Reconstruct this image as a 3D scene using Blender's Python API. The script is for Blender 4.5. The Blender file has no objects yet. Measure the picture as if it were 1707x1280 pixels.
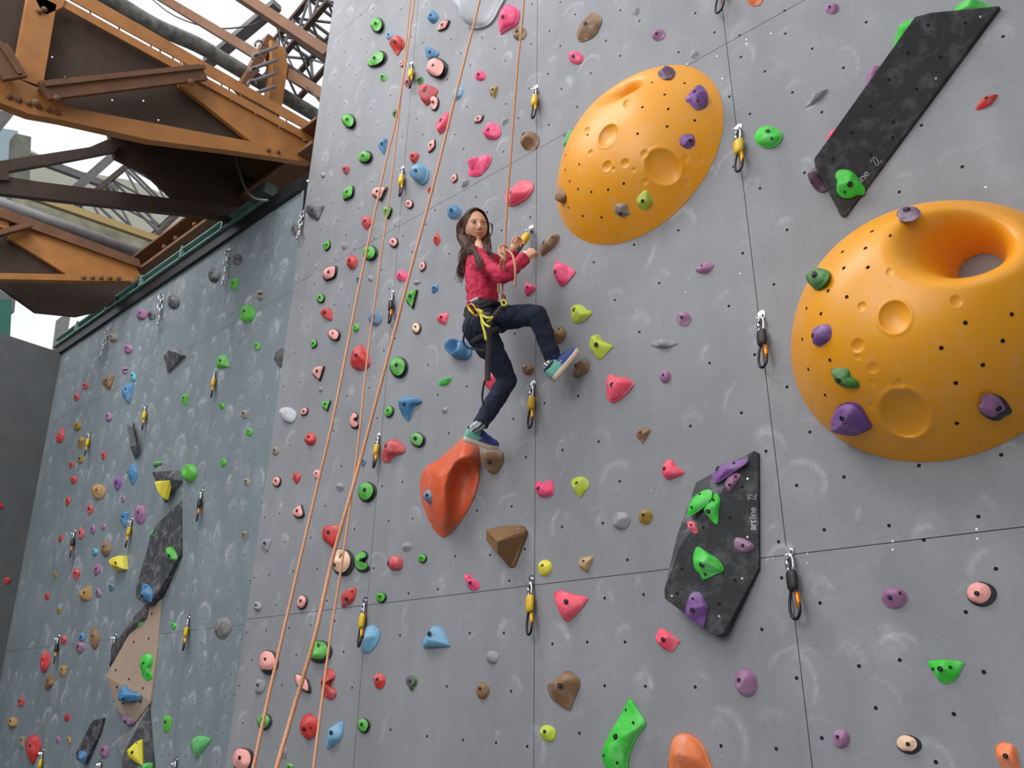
import bpy, bmesh, math, random
import numpy as np
from mathutils import Vector, Matrix, noise
from mathutils import geometry as mgeo
random.seed(7); rng = np.random.default_rng(7)
sc = bpy.context.scene
COL = sc.collection
# ---------------------------------------------------------------- camera
W, H = 1707, 1280
CX, CY = W / 2, H / 2
VZ = np.array([54.5, -3120.]); VX = np.array([-1613.5, 532.])
FP = float(np.sqrt(-(VZ @ VX)))
Zc = np.array([VZ[0], -VZ[1], -FP]); Zc /= np.linalg.norm(Zc)
Xc = -np.array([VX[0], -VX[1], -FP]); Xc /= np.linalg.norm(Xc)
Yc = np.cross(Zc, Xc)
R = np.array([Xc, Yc, Zc])                      # world = R @ camera
cam = bpy.data.cameras.new('camera'); cam.sensor_width = 36; cam.lens = FP / W * 36
cam.clip_end = 300; cam.clip_start = .05
co = bpy.data.objects.new('camera', cam); COL.objects.link(co); sc.camera = co
m4 = Matrix(R.tolist()).to_4x4(); co.matrix_world = m4
# ---------------------------------------------------------------- light
sc.view_settings.view_transform = 'Standard'; sc.view_settings.look = 'None'
sc.view_settings.exposure = 0.07; sc.view_settings.gamma = 1; sc.view_settings.use_curve_mapping = False
w = bpy.data.worlds.new('world'); sc.world = w; w.use_nodes = True
nt = w.node_tree; nt.nodes.clear()
tc = nt.nodes.new('ShaderNodeTexCoord'); sp = nt.nodes.new('ShaderNodeSeparateXYZ')
rp = nt.nodes.new('ShaderNodeValToRGB'); bg = nt.nodes.new('ShaderNodeBackground'); wo = nt.nodes.new('ShaderNodeOutputWorld')
nt.links.new(tc.outputs['Generated'], sp.inputs[0]); nt.links.new(sp.outputs['Z'], rp.inputs[0])
nt.links.new(rp.outputs[0], bg.inputs[0]); nt.links.new(bg.outputs[0], wo.inputs[0])
rp.color_ramp.elements[0].position = 0.0; rp.color_ramp.elements[0].color = (.22, .22, .22, 1)
rp.color_ramp.elements[1].position = .42; rp.color_ramp.elements[1].color = (1.0, 1.0, 1.02, 1)
e = rp.color_ramp.elements.new(.12); e.color = (.50, .52, .55, 1)
bg.inputs[1].default_value = 1.10
def area(name, loc, target, size, power, color):
    l = bpy.data.lights.new(name, 'AREA'); l.shape = 'RECTANGLE'; l.size, l.size_y = size; l.energy = power; l.color = color
    o = bpy.data.objects.new(name, l); COL.objects.link(o); o.location = loc
    o.rotation_euler = (Vector(target) - Vector(loc)).to_track_quat('-Z', 'Y').to_euler()
    return o
area('skylight_daylight', (-5.6, -1.6, 9.0), (-5.6, 3.0, 4.6), (6.0, 2.6), 450, (1.0, .995, .98))
area('hall_fill_light', (5.5, -10.5, 4.2), (-2.5, 3, 2.2), (7.0, 4.0), 170, (1.0, .985, .96))  # fill lamp added behind the camera to brighten the face and lower right
area('left_fill_light', (-2.2, -4.6, 4.2), (-4.4, 3, 1.4), (3.0, 4.0), 210, (.99, 1.0, 1.0))  # unseen lamp, added to lift the left part of the main wall
# ---------------------------------------------------------------- geometry of the place
D = 3.0                       # camera to main wall
TL, AL = .06, 1.075 * D       # the recessed wall leans over: y + TL z = AL
FLOOR = -1.6
def ray(px, py): return R @ np.array([px - CX, -(py - CY), -FP])
class Frame:
    "a plane things stand on: origin, in-plane axes u v, outward normal n"
    def __init__(s, o, u, v, n): s.o, s.u, s.v, s.n = [np.array(a, float) for a in (o, u, v, n)]
    def at(s, px, py, off=0.):
        r = ray(px, py); t = ((s.o + s.n * off) @ s.n) / (r @ s.n); return r * t
    def loc(s, p): d = np.asarray(p) - s.o; return d @ s.u, d @ s.v, d @ s.n
M = Frame((0, D, 0), (1, 0, 0), (0, 0, 1), (0, -1, 0))
nl = np.array([0, -1, -TL]) / math.hypot(1, TL)
L = Frame((0, AL, 0), (1, 0, 0), (0, -TL / math.hypot(1, TL), 1 / math.hypot(1, TL)), nl)
def plane3(a, b, c):
    a, b, c = [np.array(q, float) for q in (a, b, c)]
    n = np.cross(b - a, c - a); n /= np.linalg.norm(n)
    if n @ a > 0: n = -n
    up = np.array([0, 0, 1.]); v = up - n * (up @ n); v /= np.linalg.norm(v); u = np.cross(v, n) * -1
    u = np.cross(v, n); 
    if u[0] < 0: u = -u
    return Frame(a, u, v, n)
def onx(px, py, c): r = ray(px, py); return r * (c / r[0])
def ony(px, py, c): r = ray(px, py); return r * (c / r[1])
def onz(px, py, c): r = ray(px, py); return r * (c / r[2])
def srgb(h):
    if isinstance(h, str): h = tuple(int(h[i:i + 2], 16) for i in (0, 2, 4))
    return tuple(((c / 255) / 12.92 if c / 255 <= .04045 else ((c / 255 + .055) / 1.055) ** 2.4) for c in h) + (1,)
# ---------------------------------------------------------------- materials
MATS = {}
def mat(name, color, rough=.6, metal=0., nscale=0, namt=.0, dust=0., bump=0., bscale=60, coat=0, sss=0):
    if name in MATS: return MATS[name]
    m = bpy.data.materials.new(name); m.use_nodes = True; n = m.node_tree; b = n.nodes['Principled BSDF']
    c = srgb(color); b.inputs['Base Color'].default_value = c; b.inputs['Roughness'].default_value = rough
    b.inputs['Metallic'].default_value = metal
    if sss: b.inputs['Subsurface Weight'].default_value = sss; b.inputs['Subsurface Scale'].default_value = .01
    t = n.nodes.new('ShaderNodeTexCoord'); out = None
    g = n.nodes.new('ShaderNodeNewGeometry')
    if nscale:
        z = n.nodes.new('ShaderNodeTexNoise'); z.inputs['Scale'].default_value = nscale; z.inputs['Detail'].default_value = 5
        n.links.new(g.outputs['Position'], z.inputs[0])
        r = n.nodes.new('ShaderNodeValToRGB'); r.color_ramp.elements[0].position = .3; r.color_ramp.elements[1].position = .72
        r.color_ramp.elements[0].color = tuple(v * (1 - namt) for v in c[:3]) + (1,)
        r.color_ramp.elements[1].color = tuple(min(1, v * (1 + namt)) for v in c[:3]) + (1,)
        n.links.new(z.outputs[0], r.inputs[0]); out = r.outputs[0]
    if dust:
        z = n.nodes.new('ShaderNodeTexNoise'); z.inputs['Scale'].default_value = 14; z.inputs['Detail'].default_value = 7; z.inputs['Roughness'].default_value = .7
        n.links.new(g.outputs['Position'], z.inputs[0])
        r = n.nodes.new('ShaderNodeMapRange'); r.inputs[1].default_value = .48; r.inputs[2].default_value = .75; r.inputs[4].default_value = dust
        n.links.new(z.outputs[0], r.inputs[0])
        x = n.nodes.new('ShaderNodeMixRGB'); x.inputs[1].default_value = c; x.inputs[2].default_value = (.62, .62, .63, 1)
        n.links.new(r.outputs[0], x.inputs[0])
        if out: n.links.new(out, x.inputs[1])
        out = x.outputs[0]
    if out: n.links.new(out, b.inputs['Base Color'])
    if bump:
        z = n.nodes.new('ShaderNodeTexNoise'); z.inputs['Scale'].default_value = bscale; z.inputs['Detail'].default_value = 4
        n.links.new(g.outputs['Position'], z.inputs[0])
        k = n.nodes.new('ShaderNodeBump'); k.inputs['Strength'].default_value = bump; k.inputs['Distance'].default_value = .01
        n.links.new(z.outputs[0], k.inputs['Height']); n.links.new(k.outputs[0], b.inputs['Normal'])
    MATS[name] = m; return m
def wallmat(name, color, dark=.0):
    m = bpy.data.materials.new(name); m.use_nodes = True; n = m.node_tree; b = n.nodes['Principled BSDF']
    c = srgb(color); g = n.nodes.new('ShaderNodeNewGeometry')
    def nz(scale, det=6, rough=.6, sx=None):
        z = n.nodes.new('ShaderNodeTexNoise'); z.inputs['Scale'].default_value = scale; z.inputs['Detail'].default_value = det; z.inputs['Roughness'].default_value = rough
        if sx:
            mp = n.nodes.new('ShaderNodeMapping'); mp.inputs['Scale'].default_value = sx; n.links.new(g.outputs['Position'], mp.inputs[0]); n.links.new(mp.outputs[0], z.inputs[0])
        else: n.links.new(g.outputs['Position'], z.inputs[0])
        return z.outputs[0]
    def rng_(s, a, b_, lo, hi):
        r = n.nodes.new('ShaderNodeMapRange'); r.inputs[1].default_value = a; r.inputs[2].default_value = b_; r.inputs[3].default_value = lo; r.inputs[4].default_value = hi; n.links.new(s, r.inputs[0]); return r.outputs[0]
    def math_(op, a, b_):
        k = n.nodes.new('ShaderNodeMath'); k.operation = op
        for i, v in enumerate((a, b_)):
            if isinstance(v, float): k.inputs[i].default_value = v
            else: n.links.new(v, k.inputs[i])
        return k.outputs[0]
    tone = math_('MULTIPLY', rng_(nz(1.3, 4), .3, .7, .90, 1.10), rng_(nz(55, 3), .3, .7, .95, 1.05))
    tone = math_('MULTIPLY', tone, rng_(nz(2.2, 5, .6, (2.2, 2.2, .35)), .3, .72, 1.06, .90))
    x = n.nodes.new('ShaderNodeMixRGB'); x.blend_type = 'MULTIPLY'; x.inputs[0].default_value = 1; x.inputs[1].default_value = c
    cb = n.nodes.new('ShaderNodeCombineColor')
    for i in range(3): n.links.new(tone, cb.inputs[i])
    n.links.new(cb.outputs[0], x.inputs[2])
    at = n.nodes.new('ShaderNodeAttribute'); at.attribute_name = 'chalk'
    fine = rng_(nz(38, 8, .75), .38, .66, 0., 1.)
    ch = math_('MULTIPLY', at.outputs['Fac'], math_('ADD', math_('MULTIPLY', fine, .75), .32))
    haze = rng_(nz(3.2, 9, .72), .55, .8, 0., .22)
    ch = math_('ADD', ch, haze); ch = math_('MINIMUM', ch, .85)
    y = n.nodes.new('ShaderNodeMixRGB'); y.inputs[2].default_value = (.52, .53, .56, 1)
    n.links.new(ch, y.inputs[0]); n.links.new(x.outputs[0], y.inputs[1]); n.links.new(y.outputs[0], b.inputs['Base Color'])
    b.inputs['Roughness'].default_value = .68
    k = n.nodes.new('ShaderNodeBump'); k.inputs['Strength'].default_value = .35; k.inputs['Distance'].default_value = .006
    n.links.new(math_('ADD', math_('MULTIPLY', nz(90, 4), .5), ch), k.inputs['Height']); n.links.new(k.outputs[0], b.inputs['Normal'])
    MATS[name] = m; return m
# ---------------------------------------------------------------- object helpers
def mk(name, verts, faces, m, parent=None, smooth=True, origin=None, mats=None, midx=None):
    v = np.asarray(verts, float); o0 = np.zeros(3) if origin is None else np.asarray(origin, float)
    me = bpy.data.meshes.new(name); me.from_pydata((v - o0).tolist(), [], [list(map(int, f)) for f in faces])
    for q in (mats or [m]): me.materials.append(q)
    me.polygons.foreach_set('use_smooth', [smooth] * len(me.polygons))
    if midx is not None: me.polygons.foreach_set('material_index', midx)
    me.validate(); me.update()
    o = bpy.data.objects.new(name, me); COL.objects.link(o)
    if parent is None: o.location = o0.tolist()
    else:
        pw = PW[parent.name]; o.parent = parent; o.location = (o0 - pw).tolist()
    PW[o.name] = o0
    return o
PW = {}
def empty(name, loc, label=None, cat=None, group=None):
    o = bpy.data.objects.new(name, None); COL.objects.link(o); o.location = list(map(float, loc)); o.empty_display_size = .05
    PW[o.name] = np.asarray(loc, float); tag(o, label, cat, group); return o
def tag(o, label=None, cat=None, group=None, kind=None):
    if label: o['label'] = label
    if cat: o['category'] = cat
    if group: o['group'] = group
    if kind: o['kind'] = kind
    return o
def fixn(o):
    bm = bmesh.new(); bm.from_mesh(o.data); bmesh.ops.recalc_face_normals(bm, faces=bm.faces); bm.to_mesh(o.data); bm.free(); return o
def bevel(o, w=.004, seg=2):
    b = o.modifiers.new('bevel', 'BEVEL'); b.width = w; b.segments = seg; b.limit_method = 'ANGLE'; b.angle_limit = .5; return o
class MB:
    "collects shapes for one mesh"
    def __init__(s): s.v, s.f, s.mi = [], [], []
    def add(s, v, f, mi=0):
        k = len(s.v); s.v += [list(map(float, a)) for a in v]; s.f += [[k + i for i in q] for q in f]; s.mi += [mi] * len(f); return s
    def box(s, a, b, w, h, up=(0, 0, 1), mi=0):
        "bar from a to b, w across, h along up"
        a, b, up = [np.array(q, float) for q in (a, b, up)]; d = b - a; d /= np.linalg.norm(d)
        x = np.cross(d, up); 
        if np.linalg.norm(x) < 1e-6: x = np.cross(d, (1, 0, 0))
        x /= np.linalg.norm(x); y = np.cross(x, d)
        v = [p + x * sx * w / 2 + y * sy * h / 2 for p in (a, b) for sx, sy in ((-1, -1), (1, -1), (1, 1), (-1, 1))]
        return s.add(v, [(0, 1, 2, 3), (7, 6, 5, 4), (0, 4, 5, 1), (1, 5, 6, 2), (2, 6, 7, 3), (3, 7, 4, 0)], mi)
    def tube(s, pts, r, n=8, closed=False, mi=0, flat=1., up=None, caps=True):
        P = [np.array(p, float) for p in pts]; m_ = len(P); rr = r if hasattr(r, '__len__') else [r] * m_
        V = []; pu = None
        for i in range(m_):
            if closed: d = P[(i + 1) % m_] - P[i - 1]
            else: d = P[min(i + 1, m_ - 1)] - P[max(i - 1, 0)]
            d = d / (np.linalg.norm(d) + 1e-12)
            if pu is None: pu = np.array(up if up is not None else ((0, 0, 1) if abs(d[2]) < .9 else (1, 0, 0)), float)
            if up is not None: pu = np.array(up, float)
            x = np.cross(d, pu); x /= np.linalg.norm(x) + 1e-12; y = np.cross(x, d); 
            if up is None: pu = y
            for k in range(n):
                a = 2 * math.pi * k / n; V.append(P[i] + rr[i] * (math.cos(a) * x + flat * math.sin(a) * y))
        F = []
        for i in range(m_ if closed else m_ - 1):
            j = (i + 1) % m_
            for k in range(n): F.append((i * n + k, i * n + (k + 1) % n, j * n + (k + 1) % n, j * n + k))
        if not closed and caps: F.append(tuple(range(n))[::-1]); F.append(tuple(range((m_ - 1) * n, m_ * n)))
        return s.add(V, F, mi)
    def ball(s, c, r, n=10, m_=7, mi=0):
        r = np.array(r if hasattr(r, '__len__') else (r, r, r), float); c = np.array(c, float); V = [c + (0, 0, r[2])]
        for i in range(1, m_):
            t = math.pi * i / m_
            for k in range(n): a = 2 * math.pi * k / n; V.append(c + r * (math.sin(t) * math.cos(a), math.sin(t) * math.sin(a), math.cos(t)))
        V.append(c - (0, 0, r[2])); F = [(0, 1 + k, 1 + (k + 1) % n) for k in range(n)]
        for i in range(m_ - 2):
            for k in range(n): F.append((1 + i * n + k, 1 + (i + 1) * n + k, 1 + (i + 1) * n + (k + 1) % n, 1 + i * n + (k + 1) % n))
        q = len(V) - 1; F += [(q, 1 + (m_ - 2) * n + (k + 1) % n, 1 + (m_ - 2) * n + k) for k in range(n)]
        return s.add(V, F, mi)
    def prism(s, poly, ext, mi=0):
        P = [np.array(p, float) for p in poly]; e_ = np.array(ext, float); n = len(P)
        tri = mgeo.tessellate_polygon([[Vector(p) for p in P]])
        return s.add(P + [p + e_ for p in P], [tuple(t) for t in tri] + [tuple(i + n for i in t)[::-1] for t in tri] + [(i, (i + 1) % n, (i + 1) % n + n, i + n) for i in range(n)], mi)
    def build(s, name, m, parent=None, smooth=False, origin=None, fix=True):
        if origin is None: origin = PW[parent.name] if parent is not None else np.mean(s.v, 0)
        ms = m if isinstance(m, list) else [m]
        o = mk(name, s.v, s.f, None, parent, smooth, origin, ms, s.mi)
        return fixn(o) if fix else o
def catmull(P, k=3, closed=True):
    P = np.asarray(P, float); n = len(P); out = []
    rng_i = range(n) if closed else range(n - 1)
    for i in rng_i:
        g = (lambda j: P[j % n]) if closed else (lambda j: P[min(max(j, 0), n - 1)])
        a, b, c, d = g(i - 1), g(i), g(i + 1), g(i + 2)
        for q in range(k):
            t = q / k; out.append(.5 * (2 * b + (c - a) * t + (2 * a - 5 * b + 4 * c - d) * t * t + (3 * b - a - 3 * c + d) * t ** 3))
    if not closed: out.append(P[-1])
    return np.array(out)
# ================================================================ climbing walls
HOLES = [(1057,408),(1131,384),(1312,383),(990,437),(1099,472),(1238,422),(1290,474),(1025,500),(1215,510),(1066,553),(1258,591),(1183,605),(1312,645),(964,660),(908,672),(1236,688),(1151,710),(998,736),
(877,762),(938,750),(1033,802),(937,878),(1005,872),(875,915),(1046,933),(1073,991),(1008,997),(667,1059),(783,1055),(840,1055),(921,1073),(745,1144),(852,1152),(712,1227),(772,1233),(827,1238),(879,1244),(966,1222),(849,968),(730,982),(681,989),
(979,1070),(1042,1070),(1270,1049),(1008,1143),(1076,1144),(1159,1145),(1202,1243),(1294,1248),(1298,903),(1303,963),(1367,1005),(1432,1110),(1328,1130),(1350,720),(1277,752),(1328,809),(1407,795),(1374,883),(1482,876),(1631,861),(1532,776),(1669,758),
(1308,18),(1309,56),(1444,37),(1354,81),(1406,113),(1321,154),(1370,187),(1341,288),(1672,61),(1536,209),(1604,278),(1499,320),(1066,35),(1159,22),(1191,54),(1233,59),(1131,87),(1235,95),(1275,119),(1216,161),(1250,190),(1267,314),(1167,302),(1223,278),
(887,7),(934,4),(1034,17),(959,24),(916,52),(804,63),(885,73),(934,77),(1010,68),(825,81),(843,101),(1034,93),(985,122),(914,123),(936,148),(883,147),(843,173),(962,178),(864,197),(915,208),(839,253),
(622,14),(619,27),(560,31),(580,29),(602,25),(669,15),(710,7),(590,50),(602,66),(565,69),(686,61),(705,71),(752,66),(768,89),(784,109),(575,86),(612,86),(583,108),(549,104),(558,125),(594,125),(746,133),(566,145),(606,149),(651,159),(574,173),(618,181),(779,178),(694,198),(630,208),(548,191),(556,224),(597,229),(705,224),(758,224),(773,248),(671,227),
(567,251),(538,270),(545,302),(619,303),(519,317),(554,338),(598,347),(563,368),(535,383),(577,392),(508,397),(624,397),(659,377),(672,393),(710,374),(725,350),(515,423),(559,432),(528,447),(591,415),(687,420),(524,474),(568,482),(649,482),(636,450),(498,463),
(503,513),(558,508),(582,509),(513,544),(491,589),(500,637),(473,644),(640,584),(659,564),(714,608),(616,646),(579,660),(629,697),(556,718),(484,742),(569,777),(671,803),(637,810),(542,843),(466,856),(441,862),(648,868),(688,864),(591,882),(518,896),(475,903),(489,952),(529,948),(449,958),(424,963),(623,947),(545,1001),(461,1008),
(411,1054),(444,1051),(482,1047),(518,1042),(558,1035),(494,1092),(420,1100),(573,1086),(399,1143),(470,1142),(587,1146),(405,1205),(651,1216),(794,328),(812,354),(836,384),(884,362),(749,423),(858,556),(778,644),(730,658),(748,722),(856,698),(795,851),(853,844),(759,927),(817,925),(1660,948),(1540,900),(1610,1020),(1370,1230),(1590,1190),(1640,1120),(1500,1100),(1560,1270),(1460,1180)]
SCREWS = [(1118,951),(1279,933),(1346,923),(1346,938),(1488,902),(1488,916),(1628,882),(1629,898),(1094,827),(1086,817),(1143,487),(1234,456),(1060,517),(1204,131),(1244,66),(1244,73),(1285,56),(1643,312),(1677,348),(1146,107),(1195,94),(700,993),(915,978),(1290,917),(1289,930)]
def gridwall(name, F, cols, rows, step, m, holes, hr, screws=(), lock=None, seed=1, marks=1.):
    r_ = np.random.default_rng(seed); V, Fc, A = [], [], []; base = 0
    hp = np.array(holes)
    arcs = []
    for hx, hz in holes:
        for q in range(1 + (r_.random() < .5)):
            arcs.append((hx + r_.normal() * .012, hz + r_.normal() * .012, r_.uniform(.028, .085), r_.uniform(.006, .014), r_.uniform(.3, 2.8), r_.uniform(.5, 1.5), r_.uniform(.1, .8) ** 1.4 * marks, r_.uniform(.6, 1.), r_.uniform(-1, 1)))
    scr = []
    for q in range(int(14 * (cols[-1] - cols[0]))):
        x, z, a, l = r_.uniform(cols[0], cols[-1]), r_.uniform(rows[0], rows[-1]), r_.uniform(0, 3.1), r_.uniform(.03, .16)
        scr.append((x, z, a, l, r_.uniform(.005, .012), r_.uniform(.2, .7) * marks))
    for i in range(len(cols) - 1):
        for j in range(len(rows) - 1):
            g = .0015 if F is M else .0012; x0, x1, z0, z1 = cols[i] + g, cols[i + 1] - g, rows[j] + g, rows[j + 1] - g
            nx, nz = max(2, int((x1 - x0) / step)), max(2, int((z1 - z0) / step))
            X, Z = np.meshgrid(np.linspace(x0, x1, nx), np.linspace(z0, z1, nz)); c = np.zeros_like(X)
            def win(cx, cz, rad):
                a = np.searchsorted(X[0], cx - rad); b = np.searchsorted(X[0], cx + rad); p = np.searchsorted(Z[:, 0], cz - rad); q = np.searchsorted(Z[:, 0], cz + rad)
                return (slice(p, q), slice(a, b)) if b > a and q > p else None
            for (hx, hz, rr, wd, th, sp_, it, asp, rot) in arcs:
                s_ = win(hx, hz, rr + .05)
                if s_ is None: continue
                dx, dz = X[s_] - hx, (Z[s_] - hz) * asp; dx = dx * (1 + .25 * rot); rad = np.hypot(dx, dz); an = np.arctan2(dz, dx)
                da = np.abs((an - th + math.pi) % (2 * math.pi) - math.pi)
                c[s_] += it * np.exp(-((rad - rr) / wd) ** 2) * np.clip((sp_ - da) * 2, 0, 1) + .22 * it * np.exp(-(rad / (rr * .9)) ** 2)
            for (sx, sz, a, l, wd, it) in scr:
                s_ = win(sx, sz, l)
                if s_ is None: continue
                dx, dz = X[s_] - sx, Z[s_] - sz; p = dx * math.cos(a) + dz * math.sin(a); q = -dx * math.sin(a) + dz * math.cos(a)
                c[s_] += it * np.exp(-(p / (l * .45)) ** 4 - ((q - p * p * 1.5) / wd) ** 2)
            P = F.o + X.ravel()[:, None] * F.u + Z.ravel()[:, None] * F.v
            V.append(P); A.append(np.clip(c.ravel(), 0, 1.2))
            ii = np.arange(nx * nz).reshape(nz, nx)
            Fc.append(np.stack([ii[:-1, :-1], ii[:-1, 1:], ii[1:, 1:], ii[1:, :-1]], -1).reshape(-1, 4) + base); base += nx * nz
    V = np.concatenate(V); A = np.concatenate(A); Fc = np.concatenate(Fc); n0 = len(Fc); faces = None
    # bolt holes and screws: small discs
    ang = np.arange(10) * 2 * math.pi / 10; DV = []; mi = []
    for k, (lst, rad, off) in enumerate(((holes, hr, .0008), (screws, hr * .62, .001))):
        for hx, hz in lst:
            DV.append(F.o + (hx + rad * np.cos(ang))[:, None] * F.u + (hz + rad * np.sin(ang))[:, None] * F.v + off * F.n); mi.append(k + 1)
    me = bpy.data.meshes.new(name); nd = len(DV); allV = np.concatenate([V] + DV) if nd else V
    me.vertices.add(len(allV)); me.vertices.foreach_set('co', allV.astype(np.float32).ravel())
    loops = np.concatenate([Fc.ravel(), np.arange(len(V), len(allV))]); tot = np.concatenate([np.full(n0, 4), np.full(nd, 10)])
    me.loops.add(len(loops)); me.loops.foreach_set('vertex_index', loops.astype(np.int32))
    me.polygons.add(len(tot)); me.polygons.foreach_set('loop_start', np.concatenate([[0], np.cumsum(tot)[:-1]]).astype(np.int32)); 
    me.polygons.foreach_set('loop_total', tot.astype(np.int32))
    me.polygons.foreach_set('material_index', np.array([0] * n0 + mi, np.int32))
    at = me.attributes.new('chalk', 'FLOAT', 'POINT'); at.data.foreach_set('value', np.concatenate([A, np.zeros(len(allV) - len(V))]).astype(np.float32))
    me.update(calc_edges=True); me.validate()
    for q in (m, mat('bolt_hole_black', '0b0b0c', .9), mat('screw_steel', 'b9b9bb', .35, .6)): me.materials.append(q)
    o = bpy.data.objects.new(name, me); COL.objects.link(o); PW[name] = np.zeros(3); return o
def inpl(F, lst): return [tuple(F.loc(F.at(*p))[:2]) for p in lst]
XE = M.at(*(410, 1034))[0]                      # left edge of the main wall
seam = M.at(893, 975)[2]; seam2 = M.at(893, 250)[2]; ph = seam2 - seam
xc = M.at(893, 600)[0]; pw = (xc - XE) / 2 * 1.0
cols = [XE, M.at(645, 620)[0], xc, xc + 1.27, xc + 2.54, xc + 3.81]
rows = [FLOOR, seam, seam2, seam2 + ph, seam2 + ph + 1.6]
grey = wallmat('textured_grey_panel', '88898d')
hl = inpl(M, HOLES); r9 = np.random.default_rng(3)
for q in range(60): hl.append((r9.uniform(xc + 2.6, xc + 3.8), r9.uniform(FLOOR + .1, 6)))
mw = gridwall('wall_main', M, cols, rows, .0115, grey, hl, .0068, inpl(M, SCREWS), seed=4, marks=.85)
tag(mw, kind='structure', label='tall grey textured climbing wall of large bolted panels')
backm = mat('panel_backing_dark', '1c1c1e', .9)
b = MB(); b.prism([(XE + .002, D + .004, FLOOR), (cols[-1], D + .004, FLOOR), (cols[-1], D + .004, rows[-1]), (XE + .002, D + .004, rows[-1])], (0, .05, 0))
tag(b.build('trim_1', backm), kind='structure', label='dark seam backing behind the main wall panels')
# recessed wall, leaning
TOPZ = np.mean([L.at(*p)[2] for p in ((505, 338), (300, 456), (105, 578))]); XC_ = L.at(103, 590)[0]
vtop = L.loc(L.at(300, 456))[1]; sL = L.loc(L.at(300, 588))[1]; sL2 = L.loc(L.at(265, 1057))[1]
lx = L.loc(L.at(356, 665))[0]; lw = 1.27
lcols = [XC_] + [lx - lw * k for k in (3, 2, 1, 0)] + [XE - .004]
lcols = sorted(c for c in lcols if c > XC_ + .15 or c == XC_)
lrows = [L.loc((0, 3.3, FLOOR))[1], sL2, sL, vtop]
hll = []; r5 = np.random.default_rng(11); z = lrows[0] + .1; kk = 0
while z < vtop - .05:
    x = XC_ + .12 + (kk % 2) * .1
    while x < XE - .1:
        if r5.random() < .9: hll.append((x + r5.normal() * .028, z + r5.normal() * .028))
        x += .205
    z += .2; kk += 1
lgrey = wallmat('textured_blue_grey_panel', '7a868c')
lwall = gridwall('wall_left', L, lcols, lrows, .017, lgrey, hll, .0058, seed=9, marks=1.45)
tag(lwall, kind='structure', label='recessed grey climbing wall leaning out beyond the main wall')
b = MB(); q0 = L.o + L.u * XC_ + L.v * lrows[0] - L.n * .004; q1 = L.o + L.u * (XE - .004) + L.v * lrows[0] - L.n * .004; dv = L.v * (vtop - lrows[0])
b.prism([q0, q1, q1 + dv, q0 + dv], -L.n * .05)
tag(b.build('trim_2', backm), kind='structure', label='dark seam backing behind the recessed wall panels')
# far end wall facing right
endm = mat('plain_grey_render', '56585a', .8, nscale=5, namt=.10, bump=.1, bscale=40)
cz = (L.o + L.u * XC_ + L.v * vtop); b = MB()
b.prism([(XC_, cz[1] + .4, FLOOR), (XC_, cz[1] + .4, cz[2]), (XC_, cz[1] - 9, cz[2] + .12), (XC_, cz[1] - 9, FLOOR)], (-.2, 0, 0))
tag(b.build('wall_far', endm), kind='structure', label='plain dark grey end wall at the far left')
flm = mat('floor_matting', '7e7f82', .9, nscale=4, namt=.1)
b = MB(); b.prism([(-30, -20, FLOOR), (14, -20, FLOOR), (14, 8, FLOOR), (-30, 8, FLOOR)], (0, 0, -.1))
tag(b.build('floor', flm), kind='structure', label='grey matting floor below the walls')
# hall walls out of the picture that keep side light down
hm = mat('hall_wall_paint', '8e8c86', .9)
b = MB(); b.prism([(8, -14, FLOOR), (8, 6, FLOOR), (8, 6, 9), (8, -14, 9)], (.2, 0, 0)); tag(b.build('wall_right', hm), kind='structure', label='plain hall wall off to the right')
b = MB(); b.prism([(-24, -14, FLOOR), (8, -14, FLOOR), (8, -14, 6), (-24, -14, 6)], (0, -.2, 0)); tag(b.build('wall_back', hm), kind='structure', label='plain hall wall behind the viewer')

# ================================================================ roof
orange = mat('orange_brown_steel', 'aa7138', .62, nscale=6, namt=.16)
orange_d = mat('brown_painted_steel', '6e4a2e', .7, nscale=6, namt=.2)
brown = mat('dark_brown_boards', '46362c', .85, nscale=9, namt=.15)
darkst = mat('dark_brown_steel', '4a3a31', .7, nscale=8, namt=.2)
greyst = mat('grey_purlin_steel', '6d6a6b', .6, nscale=9, namt=.15)
blackst = mat('black_beam_paint', '17191b', .5)
greenst = mat('green_painted_rail', '6d8f86', .45, nscale=7, namt=.2)
cream = mat('cream_panel', 'cfccb8', .8, nscale=3, namt=.05)
pipem = mat('lagged_pipe_grey', '6f706c', .9, nscale=14, namt=.5)
steel = mat('bright_steel', 'c9c9cb', .25, 1.)
def slabx(b, poly, c, t, mi=0): b.prism([onx(x, y, c) for x, y in poly], (-t, 0, 0), mi)
def barx(b, p, q, c, w_, t, mi=0, off=0.):
    "bar in the plane x = c between two picture points, w_ wide in that plane, t thick"
    P, Q = onx(*p, c), onx(*q, c); P = P + (off, 0, 0); Q = Q + (off, 0, 0)
    d = (Q - P) / np.linalg.norm(Q - P); b.box(P, Q, t, w_, up=np.cross((1., 0, 0), d), mi=mi)
def rivets(b, p, q, c, n, r=.022):
    for k in range(n):
        t = (k + .5) / n; P = onx(p[0] + (q[0] - p[0]) * t, p[1] + (q[1] - p[1]) * t, c); b.ball(P, (r * .6, r, r), 8, 5)
c1 = -5.35; c1b = -6.3; c2 = -8.3
t1 = empty('roof_truss', onx(525, 262, c1), 'orange riveted steel roof truss with brown boarded web, nearest the viewer', 'roof truss')
def part(fn, name, m, parent, smooth=False):
    b = MB(); fn(b); return b.build(name, m, parent, smooth)
fl = lambda x: 1 + .55 * (x - 115)
part(lambda b: slabx(b, [(100, fl(100) - 2.6), (545, fl(545) - 2.6), (545, 220), (260, 56), (140, -12)], c1 + .02, .010), 'top_chord', orange, t1)
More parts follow.
